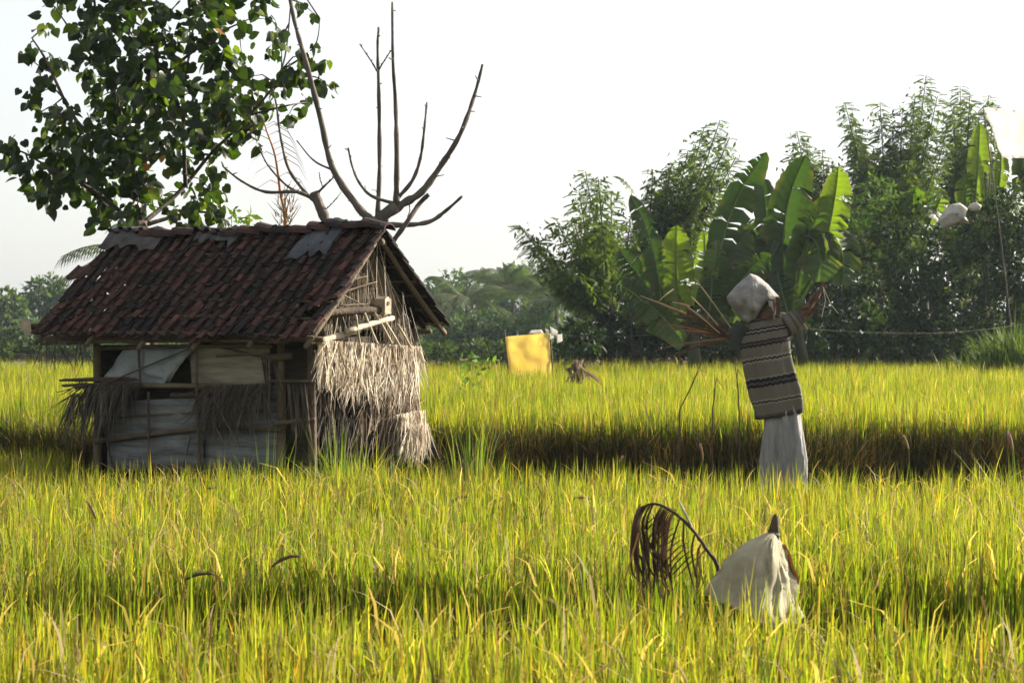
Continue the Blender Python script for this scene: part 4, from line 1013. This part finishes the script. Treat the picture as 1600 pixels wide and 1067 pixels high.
bush('far_tree', 'hazy round tree just right of the hut eave', 150, [(690, 470, 34), (705, 445, 22), (672, 480, 26), (700, 510, 40), (670, 530, 34)], .5, G1, 1.1, cat='tree', stemr=.2)
bush('far_tree', 'hazy tall tree behind the far palms', 165, [(800, 440, 26), (830, 432, 24), (775, 450, 26), (850, 450, 26), (820, 480, 44), (770, 500, 40), (870, 490, 36), (745, 450, 24), (730, 480, 30)], .5, G1, 1.1, cat='tree', stemr=.25)
bush('far_tree', 'dark hazy thicket at the foot of the far palms', 104, [(660, 540, 30), (700, 545, 28), (740, 535, 32), (780, 540, 32), (820, 530, 34), (860, 540, 30), (840, 505, 26), (760, 510, 24), (720, 515, 20)], .34, (.035, .06, .022), 1.1, cat='thicket', stemr=.12)
bush('far_tree', 'hazy tall tree at the left behind the roof corner', 150, [(60, 455, 22), (80, 450, 20), (70, 475, 28), (50, 490, 30), (95, 490, 26), (100, 465, 16)], .5, G1, 1.1, cat='tree', stemr=.25)
bush('far_tree', 'hazy tree at the far left edge', 140, [(8, 470, 20), (22, 480, 22), (0, 500, 30), (30, 510, 28), (-25, 490, 34)], .48, G1, 1.1, cat='tree', stemr=.25)
bush('far_tree', 'hazy thicket low at the left behind the field', 100, [(10, 540, 28), (45, 530, 28), (85, 530, 28), (120, 535, 28), (150, 540, 24), (-25, 535, 30)], .34, (.04, .065, .024), 1.1, cat='thicket', stemr=.12)
bush('far_thicket', 'low scrub along the far edge of the raised field', 72, [(x + random.uniform(-9, 9), 550 + random.uniform(-5, 5), 15) for x in range(-80, 960, 17)], .2, (.03, .05, .016), cat='scrub', stemr=.03)
bush('far_wood', 'hazy wood hidden mostly behind the hut', 160, [(x, 500 + 18 * math.sin(x * .05), 36) for x in range(130, 690, 42)] + [(x, 540, 30) for x in range(130, 690, 44)], .55, G1, .9, cat='wood', stemr=.2)

# ------------------------------------------------------------------ the scarecrow
SD = 15.2
sc = thing('scarecrow', (P(1215, 760, SD).x, SD, .08), 'scarecrow in a striped knit shirt with white sack hood and dry palm-frond arms', 'scarecrow')
def ellipse_ring(c, rx, ry, ax, n=28, wr=.0, f=3, seed=0, ph=0.0, pl=0, pa=.0, grv=.0):
    ay = Vector((0, 1, 0)); out = []
    for j in range(n + 1):
        w = 2 * math.pi * (j % n) / n
        gv = grv * math.exp(-((w - 4.6) / .22) ** 2)
        k = 1 - gv + wr * noise.noise(Vector((math.cos(w) * f, math.sin(w) * f, seed + ph))) + pa * math.sin(w * pl + seed * .9)
        out.append(c + ax * math.cos(w) * rx * k + ay * math.sin(w) * ry * k)
    return out
pxm = SD / F
pole('pole', Vector((P(1216, 760, SD).x, SD + .02, -.05)), P(1186, 450, SD), .022, M['bamboo'], parent=sc)
pole('cross_stick', P(1135, 522, SD), P(1262, 490, SD), .014, M['bamboo'], parent=sc)
# trousers: two baggy legs under one waist
wr = []
for i in range(12):
    q = i / 11; y = 632 + q * 160
    L = 1199 + (1190 - 1199) * min(1, q * 1.8); R = 1247 + (1258 - 1247) * min(1, q * 1.8)
    wr.append(ellipse_ring(P((L + R) / 2, y, SD), (R - L) / 2 * pxm, (.085 + .035 * min(1, q * 2)), Vector((1, 0, 0)), 64, .22 + .2 * q, 3.0, 1 + q * 1.3, pl=7, pa=.07 + .07 * q, grv=.45 * q))
mb = MB(); mb.loft(wr); tr = mb.build('trousers', M['trouser'], sc, smooth=True)
# shirt
prof = [(646, 1180, 1257), (640, 1178, 1256), (628, 1176, 1254), (610, 1171, 1252), (590, 1167, 1246), (570, 1163, 1241), (550, 1159, 1238), (530, 1155, 1238), (515, 1152, 1243), (503, 1155, 1240), (495, 1166, 1228), (490, 1178, 1214)]
rings = []
for i, (y, L, R) in enumerate(prof):
    tilt = Vector((1, 0, .16 + .02 * i / 10)).normalized()
    rings.append(ellipse_ring(P((L + R) / 2, y + (4 if i < 9 else 0), SD), (R - L) / 2 * pxm, (.115 if i < 8 else .115 - .02 * (i - 7)), tilt, 64, .26, 3.4, 5 + i * .30, pl=6, pa=.03))
mb = MB(); mb.loft(rings); sh = mb.build('shirt', M['knit'], sc, smooth=True)
for nm, cs, mt in (('sleeve', [((1162, 508), 13), ((1154, 518), 13), ((1151, 534), 11), ((1150, 546), 9)], 'greencloth'), ('sleeve', [((1226, 510), 18), ((1238, 503), 17), ((1246, 497), 15), ((1251, 493), 14)], 'knit')):
    rg = []
    for i, ((x, y), r) in enumerate(cs):
        c = P(x, y, SD - .02); nx = cs[min(i + 1, len(cs) - 1)][0]; pv = cs[max(i - 1, 0)][0]
        t = Vector((nx[0] - pv[0], 0, -(nx[1] - pv[1]))).normalized(); s = Vector((t.z, 0, -t.x))
        rg.append(ellipse_ring(c, r * pxm, r * pxm * .9, s, 20, .12, 2.5, i * .4 + r))
    mb = MB(); mb.loft(rg); mb.build(nm, M[mt], sh, smooth=True)
# hood: a stiff white sack, open towards the right
hd = pillow('hood', [(1172, 427), (1184, 431), (1200, 444), (1217, 463), (1212, 468), (1199, 472), (1190, 484), (1180, 500), (1166, 508), (1152, 494), (1137, 471), (1135, 464), (1150, 446)], (1172, 465), SD, .13, M['hood'], sc, wr=.055, f=8.0)
mb = MB()                                             # loose fibre head and hanging straps inside the hood
hr = [ellipse_ring(P(1196 + 3 * i, 500 - 8 * i, SD - .02), (11 + 3 * math.sin(i)) * pxm, .07, Vector((1, 0, .1)), 16, .25, 3, i) for i in range(5)]
mb.loft(hr, True, True); mb.build('fibre_head', M['brown'], sc, smooth=True)
for pts in ([(1203, 470), (1206, 486), (1209, 499)], [(1215, 464), (1216, 482), (1215, 498)]):
    mb = MB(); mb.strip([P(x, y, SD - .10 + .02 * i) for i, (x, y) in enumerate(pts)], [.03, .032, .03], Vector((.9, -.3, 0)).normalized(), (.3, .2, .13)); mb.build('strap', M['brown'] if pts[0][0] > 1210 else M['hood'], hd)
# rim-lit seam cord along the right side
# arms of dry fronds
def frond_fan(name, root, tips, wid, pal, parent=sc, d=SD, sagz=.05, jit=.12):
    R0 = P(root[0], root[1], d)
    for i, (x, y) in enumerate(tips):
        e = P(x, y, d + random.uniform(-jit, jit)); c = R0.lerp(e, .5) + Vector((0, 0, sagz * (e - R0).length)); pts = [(R0 * (1 - q) ** 2 + c * 2 * q * (1 - q) + e * q * q) for q in (0, .2, .4, .6, .8, 1)]
        mb = MB(); cl = random.choice(pal); k = random.uniform(.8, 1.2); t = (e - R0).normalized(); sd = t.cross(Vector((random.gauss(0, .5), -1, random.gauss(0, .5)))).normalized()
        mb.strip(pts, [wid * .6, wid, wid, wid * .8, wid * .5, wid * .1], sd, tuple(v * k for v in cl), fold=.25, up=t.cross(sd)); mb.build(name, M['straw'], parent)
RED = [(.055, .032, .023), (.08, .046, .032), (.04, .025, .018), (.11, .068, .045)]
frond_fan('frond_leaflet', (1146, 528), [(1000, 463), (1015, 470), (1030, 474), (1045, 466), (1052, 478), (1060, 490), (1048, 505), (1040, 515), (1055, 525), (1066, 502), (1078, 496), (1085, 512), (1070, 478), (1090, 470), (1034, 490), (1060, 515), (1020, 548), (1010, 572), (1035, 560), (1012, 500), (1042, 480), (1056, 470), (1075, 520), (1028, 505)], .013, RED)
STW = [(.5, .42, .28), (.42, .34, .2)]
for (x0, y0, x1, y1) in ((1070, 475, 1124, 520), (1030, 470, 1052, 452), (1086, 435, 1142, 512), (1080, 463, 1122, 508), (1000, 462, 1072, 490), (1050, 472, 1078, 478)):
    mb = MB(); mb.tube([P(x0, y0, SD - .12), P((x0 + x1) / 2, (y0 + y1) / 2 - 1, SD - .1), P(x1, y1, SD - .06)], [.004, .006, .006], 4, random.choice(STW)); mb.build('straw_rib', M['straw'], sc)
mb = MB(); ap = px_path([(1236, 506), (1252, 494), (1270, 470), (1290, 444)], SD, .03, 4, 5); mb.tube(ap, [.055 - .04 * (i / (len(ap) - 1)) + .006 * math.sin(i * 2.3) for i in range(len(ap))], 9, (.1, .05, .035)); mb.build('frond_bundle', M['brown'], sc, smooth=False)
frond_fan('frond_leaflet', (1248, 506), [(1286, 450), (1280, 455), (1274, 462), (1284, 466), (1290, 470), (1268, 470), (1262, 482), (1278, 478), (1270, 490), (1264, 498), (1268, 515), (1256, 520), (1284, 446)], .015, RED, sagz=.02, jit=.1)
for pts in ([(1286, 448), (1290, 470), (1284, 495)], [(1286, 448), (1298, 475), (1310, 490)], [(1262, 514), (1258, 508), (1252, 500)]):
    mb = MB(); mb.tube([P(x, y, SD - .05) for x, y in pts], .003, 4, (.55, .5, .42)); mb.build('straw_rib', M['straw'], sc)
# loose dead stems leaning near it
for i, (x0, y0, x1, y1, lab) in enumerate(((1062, 640, 1098, 560, 'thin dead stem leaning right, left of the scarecrow'), (1113, 645, 1117, 578, 'short upright dead stem left of the striped shirt'), (1155, 650, 1147, 558, 'dead stem standing close against the striped shirt'))):
    b = P(x0, y0, 16.3); t = thing('withered_weed', (b.x, 16.3, .1), lab, 'withered weed')
    mb = MB(); e = P(x1, y1, 16.2); mb.tube([Vector((b.x - .1 * (e.x - b.x), 16.3, .1)), b, b.lerp(e, .5) + Vector((.01, 0, 0)), e], [.006, .006, .005, .002], 5, (.1, .07, .05)); mb.build('stem', M['straw'], t)
    mb = MB(); mb.strip([b.lerp(e, .5), b.lerp(e, .8) + Vector((.02, 0, 0)), b.lerp(e, .7) + Vector((.07, 0, -.04))], [.012, .014, .003], Vector((.5, -.8, .3)).normalized(), (.14, .10, .06)); mb.build('dead_leaf', M['straw'], t)

# ------------------------------------------------------------------ near sack and drooping frond
KD = 7.75; kp = KD / F
sk_ = thing('sack_on_stake', (P(1208, 900, KD).x, KD, .1), 'cream sack draped over a dark stake in the near rice', 'sack')
pole('stake', Vector((P(1206, 1000, KD).x, KD + .03, .1)), P(1213, 806, KD + .01), .013, M['darkwood'], parent=sk_, r2=.010)
apex = P(1211, 832, KD); n = 90; rows = 30; rings = []
HEM = [(.098, .03), (.06, .16), (-.09, .19), (-.23, .10), (-.275, -.04), (-.20, -.17), (-.07, -.285), (-.02, -.25), (.07, -.06)]
def sack_r(w):                                         # outline of the hem seen from above
    u = (w / (2 * math.pi) * len(HEM)) % len(HEM); k = int(u); a, b = HEM[k], HEM[(k + 1) % len(HEM)]; u -= k
    u = u * u * (3 - 2 * u) * .35 + u * .65
    return Vector((a[0] + (b[0] - a[0]) * u, a[1] + (b[1] - a[1]) * u, 0))
def hem_at(w): return sum((sack_r((w + k * .11) % (2 * math.pi)) for k in range(-3, 4)), Vector()) / 7
for i in range(rows):
    q = i / (rows - 1); ring = []
    for j in range(n + 1):
        w = 2 * math.pi * (j % n) / n; hem = hem_at(w)
        dz = .33 + .02 * noise.noise(Vector((math.cos(w) * 3, math.sin(w) * 3, 8))) - .10 * max(0, -hem.x - .05) / .22
        bulge = q ** (.80 - .20 * max(0, min(1, -hem.x / .2)))
        p = apex + hem * bulge + Vector((0, 0, -dz * q ** (1.0 + .15 * max(0, min(1, -hem.x / .2)))))
        fold = .050 * min(1, q * 2) * (.35 - abs(noise.noise(Vector((hem.x * 9, hem.y * 9, q * 1.6 + 4))))) * 1.2 + .026 * (.35 - abs(noise.noise(Vector((hem.x * 17, hem.y * 17, q * 5))))) * min(1, q * 3) + .018 * q * noise.noise(Vector((math.cos(w) * 2.2, math.sin(w) * 2.2, q * .8))) + .004 * q * math.sin(w * 5 + q * 2)
        nr = Vector((math.cos(w), math.sin(w), .2)).normalized(); ring.append(p + nr * fold)
    rings.append(ring)
mb = MB(); mb.loft(rings); sck = mb.build('sack', M['sack'], sk_, smooth=True)
so = sck.modifiers.new('thick', 'SOLIDIFY'); so.thickness = .003
mb = MB(); pts = [rings[i][0] + Vector((.004, -.004, 0)) for i in (4, 8, 12, 16, 22)]; mb.strip(pts, [.014, .02, .026, .022, .03], Vector((.5, -.85, 0)).normalized(), fold=.3, up=Vector((1, 0, 0))); mb.build('torn_edge', M['rust'], sk_)
mb = MB(); pts = [rings[i][int(n * .67)] + Vector((-.002, -.006, .002)) for i in range(2, rows)]; mb.tube(pts, .0025, 5); mb.build('seam', M['sack'], sck)
mb = MB(); mb.tube([apex + Vector((math.cos(w) * .016, math.sin(w) * .016, -.006 + .004 * math.sin(3 * w))) for w in [i * .7 for i in range(10)]], .004, 5); mb.build('tie', M['hood'], sk_)
crumpled('gathered_top', [apex + Vector((-.045, 0, -.05)), apex + Vector((.015, -.01, -.03)), apex + Vector((.006, 0, .075)), apex + Vector((-.006, 0, .07))], M['darkwood'], amp=.008, nu=4, nv=5, parent=sk_, nrm=Vector((0, -1, 0)))

PD = 7.9
pf = thing('dead_palm_frond', (P(1110, 930, PD).x, PD, .1), 'dead brown palm frond arching over beside the cream sack', 'palm frond')
rach = px_path([(1138, 1010), (1124, 895), (1104, 858), (1080, 825), (1052, 800), (1025, 787), (1003, 795), (992, 825)], PD, .03, 5, 4)
mb = MB(); mb.tube(rach, taper(len(rach), .010, .004), 6); mb.build('rachis', M['darkwood'], pf, smooth=True)
mb = MB(); mb.tube(px_path([(1082, 826), (1070, 800), (1061, 783)], PD, .02, 3, 1), [.006, .006, .005, .005, .005, .004, .003], 5); mb.build('broken_rib', M['palewood'], pf, smooth=True)
DB = [(.045, .028, .02), (.065, .04, .028), (.03, .02, .016), (.08, .05, .035)]
def leaflet(pts, w):
    path = px_path(pts, PD, .05, 4, random.randint(0, 9999)); m = len(path); mb = MB()
    sd = [Vector((math.cos(.6 + .5 * i / m + random.gauss(0, .05)), -.55, .2)).normalized() for i in range(m)]
    mb.strip(path, [w * (.5 + .5 * math.sin(math.pi * min(1, (i + 1) / m))) if i < m - 1 else .001 for i in range(m)], sd, random.choice(DB), fold=.3, up=Vector((.2, -.9, .3))); mb.build('leaflet', M['straw'], pf)
for i in range(9):
    x = 988 + i * 2.6; leaflet([(x + 12, 788 + random.uniform(-2, 6)), (x + random.uniform(-3, 2), 815), (x - 2 + random.uniform(-5, 5), 860), (x + 4 + random.uniform(-5, 6), 895 + random.uniform(-20, 25)), (x + 12 + random.uniform(-6, 10), 935 + random.uniform(-35, 8))], random.uniform(.009, .016))
for i in range(9):
    x = 1018 + i * 3.0; leaflet([(x + 16, 790 + i * .7), (x + 4, 815), (x - 1 + random.uniform(-4, 5), 860), (x + random.uniform(-6, 8), 900), (x + 4 + random.uniform(-8, 10), 945 + random.uniform(-40, 4))], random.uniform(.009, .016))
for i in range(13):
    q = i / 12; x0, y0 = 1050 + 58 * q, 800 + 66 * q
    leaflet([(x0, y0), (x0 - 22 - 4 * q, y0 + 4 + 6 * q), (x0 - 46 - 4 * q, y0 + 34), (1040 + random.uniform(-6, 10), 895 + random.uniform(-20, 25))], .013)
for (x0, y0, a, b) in ((1085, 835, 1092, 920), (1068, 815, 1086, 925), (1095, 850, 1100, 915), (1062, 810, 1050, 930), (1102, 858, 1090, 928)):
    leaflet([(x0, y0), ((x0 + a) / 2 - 8, (y0 + b) / 2 - 12), (a, b)], .011)
mb = MB(); mb.tube(px_path([(962, 950), (978, 900), (998, 832)], PD - .1, .02, 4, 3), .0035, 5, (.4, .2, .06)); mb.build('dry_stem', M['straw'], pf)

# ------------------------------------------------------------------ yellow sack, strings, ribbons
YD = 36.0
ys_ = thing('yellow_sack', (P(826, 575, YD).x, YD, TZ), 'bright yellow plastic sack stretched between sticks above the rice', 'sack')
crumpled('sack_front', [P(797, 590, YD), P(863, 592, YD), P(858, 520, YD), P(789, 526, YD)], M['yellow'], amp=.055, nu=14, nv=12, parent=ys_, nrm=Vector((0, -1, 0)), seed=4, th=.012)
crumpled('sack_side', [P(795, 590, YD + .35), P(797, 590, YD + .02), P(789, 526, YD + .02), P(789, 528, YD + .3)], M['yellow'], amp=.03, nu=6, nv=6, parent=ys_, nrm=Vector((-1, 0, 0)), seed=2, th=.01)
for x0, x1 in ((798, 788), (865, 859)): pole('stick', Vector((P(x0, 590, YD).x, YD + .03, TZ)), P(x1, 516, YD + .03), .022, M['darkwood'], parent=ys_)
def cord(label, a, b, sagm, ribbons):
    a, b = Vector(a), Vector(b); t = thing('bird_scaring_string', a, label, 'string'); n = 24; pts = []
    for i in range(n):
        q = i / (n - 1); pts.append(a.lerp(b, q) - Vector((0, 0, sagm * math.sin(math.pi * q))))
    mb = MB(); mb.tube(pts, [.0007 + .0022 * (p.y - 15) / 21 for p in pts], 4); mb.build('cord', M['string'], t)
    for (q, s) in ribbons:
        p = pts[int(q * (n - 1))]
        crumpled('ribbon', [p + Vector((-.09 * s, 0, -.02)), p + Vector((.0, 0, -.03)), p + Vector((.02 * s, 0, .05 * s)), p + Vector((-.12 * s, 0, .14 * s))], M['white'], nu=4, nv=4, amp=.03, parent=t, nrm=Vector((0, -1, 0)), th=.004, seed=q * 9)
        crumpled('ribbon', [p + Vector((.0, 0, -.16 * s)), p + Vector((.1 * s, 0, -.12 * s)), p + Vector((.09 * s, 0, .0)), p], M['white'], nu=4, nv=4, amp=.03, parent=t, nrm=Vector((0, -1, 0)), th=.004, seed=q * 5 + 1)
    return t
cord('string with white plastic ribbons from the yellow sack to the scarecrow', P(859, 521, YD), P(1142, 513, SD), .06, [(.03, .7), (.10, 1.0)])
cord('thin string running right from the scarecrow arm', P(1252, 513, SD), P(1640, 500, 20), .08, [])
crumpled('plastic_scrap', [P(826, 521, YD - .03), P(850, 521, YD - .03), P(846, 515, YD), P(830, 516, YD)], M['white'], amp=.05, nu=6, nv=3, parent=ys_, nrm=Vector((0, -1, 0)), seed=7)

# dry leaf clump and weeds in the raised field
dl = thing('dry_leaf_clump', (P(905, 590, 27).x, 27, TZ), 'withered grey-brown leaf clump right of the yellow sack', 'dead plant')
for i in range(16):
    p = P(905 + random.gauss(0, 5), 600, 27); e = P(905 + random.gauss(0, 14), 572 + random.uniform(-12, 22), 27 + random.uniform(-.2, .2))
    m_ = p.lerp(e, .6) + Vector((0, 0, .1)); mb = MB(); mb.strip([p, m_, e, e + Vector((random.gauss(0, .08), 0, -.1))], [.02, .07, .06, .01], Vector((.8, -.5, .3)).normalized(), random.choice([(.22, .17, .13), (.30, .24, .19), (.14, .11, .09)]), fold=.3, up=Vector((0, -1, .2))); mb.build('dead_leaf', M['straw'], dl)
def tuft(name, label, px, d, z0, htop, n, w, rad, pal, lean=.25, cat='grass tuft'):
    x = (px - 800) / F * d; t = thing(name, (x, d, z0), label, cat); a = rng.uniform(0, 6.28, n); r = np.abs(rng.normal(0, rad, n))
    bs = np.stack([np.cos(a) * r, np.sin(a) * r, np.zeros(n)], 1); pal = np.array(pal); c = pal[rng.integers(0, len(pal), n)] * rng.uniform(.7, 1.3, (n, 1))
    v, q, tt, cc = blades(bs, htop * rng.uniform(.55, 1.05, n), np.full(n, w) * rng.uniform(.6, 1.2, n), np.abs(rng.normal(lean, lean, n)), a, rng.uniform(0, 3.14, n), [0, .35, .7, 1], c, c, np.zeros(n))
    o = link_mesh('blades', np_mesh('blades', v, [q, tt], cc, M['grass']), t); o['kind'] = 'stuff'; return t
GR = [[.09, .17, .02], [.13, .21, .025], [.2, .23, .04]]
tuft('grass_tuft', 'bright grass tuft growing against the gable end of the hut', 560, 14.8, .1, .78, 300, .012, .16, GR, .3)
tuft('grass_tuft', 'thin tall green blades at the front corner of the hut', 532, 14.6, .1, .95, 60, .011, .09, GR, .12)
tuft('grass_tuft', 'upright green blades right of the hut against the shaded bank', 738, 15.6, .1, 1.0, 70, .012, .1, GR, .12)
tuft('grass_tuft', 'tall green blades in front of the middle of the hut', 418, 14.4, 0, .98, 50, .011, .08, GR, .15)
tuft('grass_tuft', 'reddish dry grass tuft at the foot of the bank beside the hut', 690, 15.6, .1, .55, 160, .01, .14, [[.2, .1, .05], [.14, .09, .04]], .4)
tuft('grass_tuft', 'green blades in front of the scarecrow trousers', 1215, 14.4, 0, .86, 46, .011, .22, GR, .25)
tuft('grass_tuft', 'tall weedy blades at the right edge of the near plot', 1592, 13.9, 0, 1.0, 40, .012, .1, GR, .2)
wd = tuft('weed', 'leafy green weed standing above the rice left of the yellow sack', 738, 26, TZ, .85, 30, .02, .05, GR, .3, 'weed')
mb = []; 
me = scatter_mesh('leaves', OVAL, [Vector((random.gauss(0, .12), random.gauss(0, .08), random.uniform(.55, .98))) for _ in range(60)], rng.normal(size=(60, 3)), rng.uniform(.06, .14, 60), np.array([[.08, .15, .02]]) * rng.uniform(.7, 1.4, (60, 1)), M['far_leaf'])
link_mesh('leaves', me, wd)['kind'] = 'stuff'

# weed stalks with brown seed heads standing out of the rice
def seed_stalk(label, px, py, d, dx, ln, thick, col=(.12, .075, .045), tilt=1.0):
    """px,py = lower end of the head; dx,tilt = where the head points"""
    h0 = P(px, py, d); base = Vector((h0.x - dx * .10, d, .05)); t = thing('seed_stalk', base, label, 'seed head', 'seed heads above the rice')
    mb = MB(); mb.tube([base, base.lerp(h0, .6) + Vector((-dx * .02, 0, .02)), h0], [.004, .0035, .003], 4, (.2, .22, .06)); mb.build('stem', M['grass'], t)
    mb = MB(); pts = []; 
    for i in range(9):
        q = i / 8; pts.append(h0 + Vector((dx * ln * (q + .25 * q * q), .01 * q, ln * (tilt * q - abs(dx) * .55 * q * q))))
    mb.tube(pts, [thick * (.35 + .65 * math.sin(math.pi * (.08 + .9 * i / 8))) for i in range(9)], 7, col)
    for i in range(70):
        q = random.random() * .97; j = min(int(q * 8), 7); p = pts[j].lerp(pts[j + 1], q * 8 - j); o = Vector((random.gauss(0, 1), random.gauss(0, 1), random.gauss(0, 1))).normalized() * thick
        mb.strip([p + o * .6, p + o * 1.6 + Vector((dx * .01, 0, .012))], [.004, .001], Vector((.7, .7, 0)), tuple(v * random.uniform(.8, 1.8) for v in col))
    mb.build('seed_spike', M['straw'], t, smooth=True)
for a in [('thick dark seed head leaning right in the middle of the near plot', 704, 786, 12.8, .75, .12, .010, (.09, .055, .035), .75), ('curled seed head left of the thin horizontal one behind the frond', 846, 770, 13.0, -.35, .09, .007, (.14, .08, .05), .9),
          ('slim seed head lying almost flat above the rice, nearest the dead frond', 896, 780, 12.8, .95, .11, .006, (.16, .09, .06), .45), ('upright brown seed head near the left edge of the near plot', 150, 810, 10.8, -.4, .11, .009, (.2, .14, .07), 1.1),
          ('small drooping dark seed head in front of the grey wall sheets', 322, 764, 13.2, .7, .08, .007, (.08, .06, .05), .35), ('brown seed head below the tall blades before the hut', 380, 782, 12.8, .5, .1, .009, (.2, .14, .08), .6),
          ('upright seed head against the dark bank between hut and scarecrow', 968, 722, 14.2, .35, .06, .007, (.2, .13, .09), .8), ('feathery upright seed head just left of the scarecrow trousers', 1098, 720, 14.2, -.1, .12, .009, (.16, .09, .05), 1.1),
          ('tall fat pinkish seed head at the far right against the dark bank', 1582, 704, 13.9, -.15, .12, .012, (.22, .13, .10), 1.1), ('pale thin seed head right of the scarecrow against the bank', 1420, 702, 14.2, -.25, .1, .006, (.28, .20, .11), 1.1),
          ('short dark seed head leaning right in the corner left of the bund', 292, 905, 8.6, .8, .12, .007, (.07, .06, .03), .6), ('dark slanting seed head over the gap left of the middle', 425, 885, 9.0, .8, .13, .008, (.12, .08, .04), .8)]:
    seed_stalk(*a)

# ------------------------------------------------------------------ haze
def haze_box(x0, x1, y0, y1, z0, z1, dens):
    mb = MB(); vs = [(x, y, z) for z in (z0, z1) for y in (y0, y1) for x in (x0, x1)]
    mb.add(vs, [(0, 2, 3, 1), (4, 5, 7, 6), (0, 1, 5, 4), (2, 6, 7, 3), (0, 4, 6, 2), (1, 3, 7, 5)])
    m, t, out = nodes_of('haze_air'); v = t.nodes.new('ShaderNodeVolumePrincipled'); v.inputs['Density'].default_value = dens
    v.inputs['Color'].default_value = (.70, .86, 1.0, 1); v.inputs['Anisotropy'].default_value = .35; t.links.new(v.outputs[0], out.inputs['Volume'])
    o = mb.build('haze', m); tag(o, 'pale morning haze over the fields', 'haze', kind='stuff')
haze_box(-355, 355, -65, 645, -1.2, 14, .00026)
print('objects', len(bpy.data.objects), 'tris', sum(len(o.data.polygons) for o in bpy.data.objects if o.type == 'MESH'))
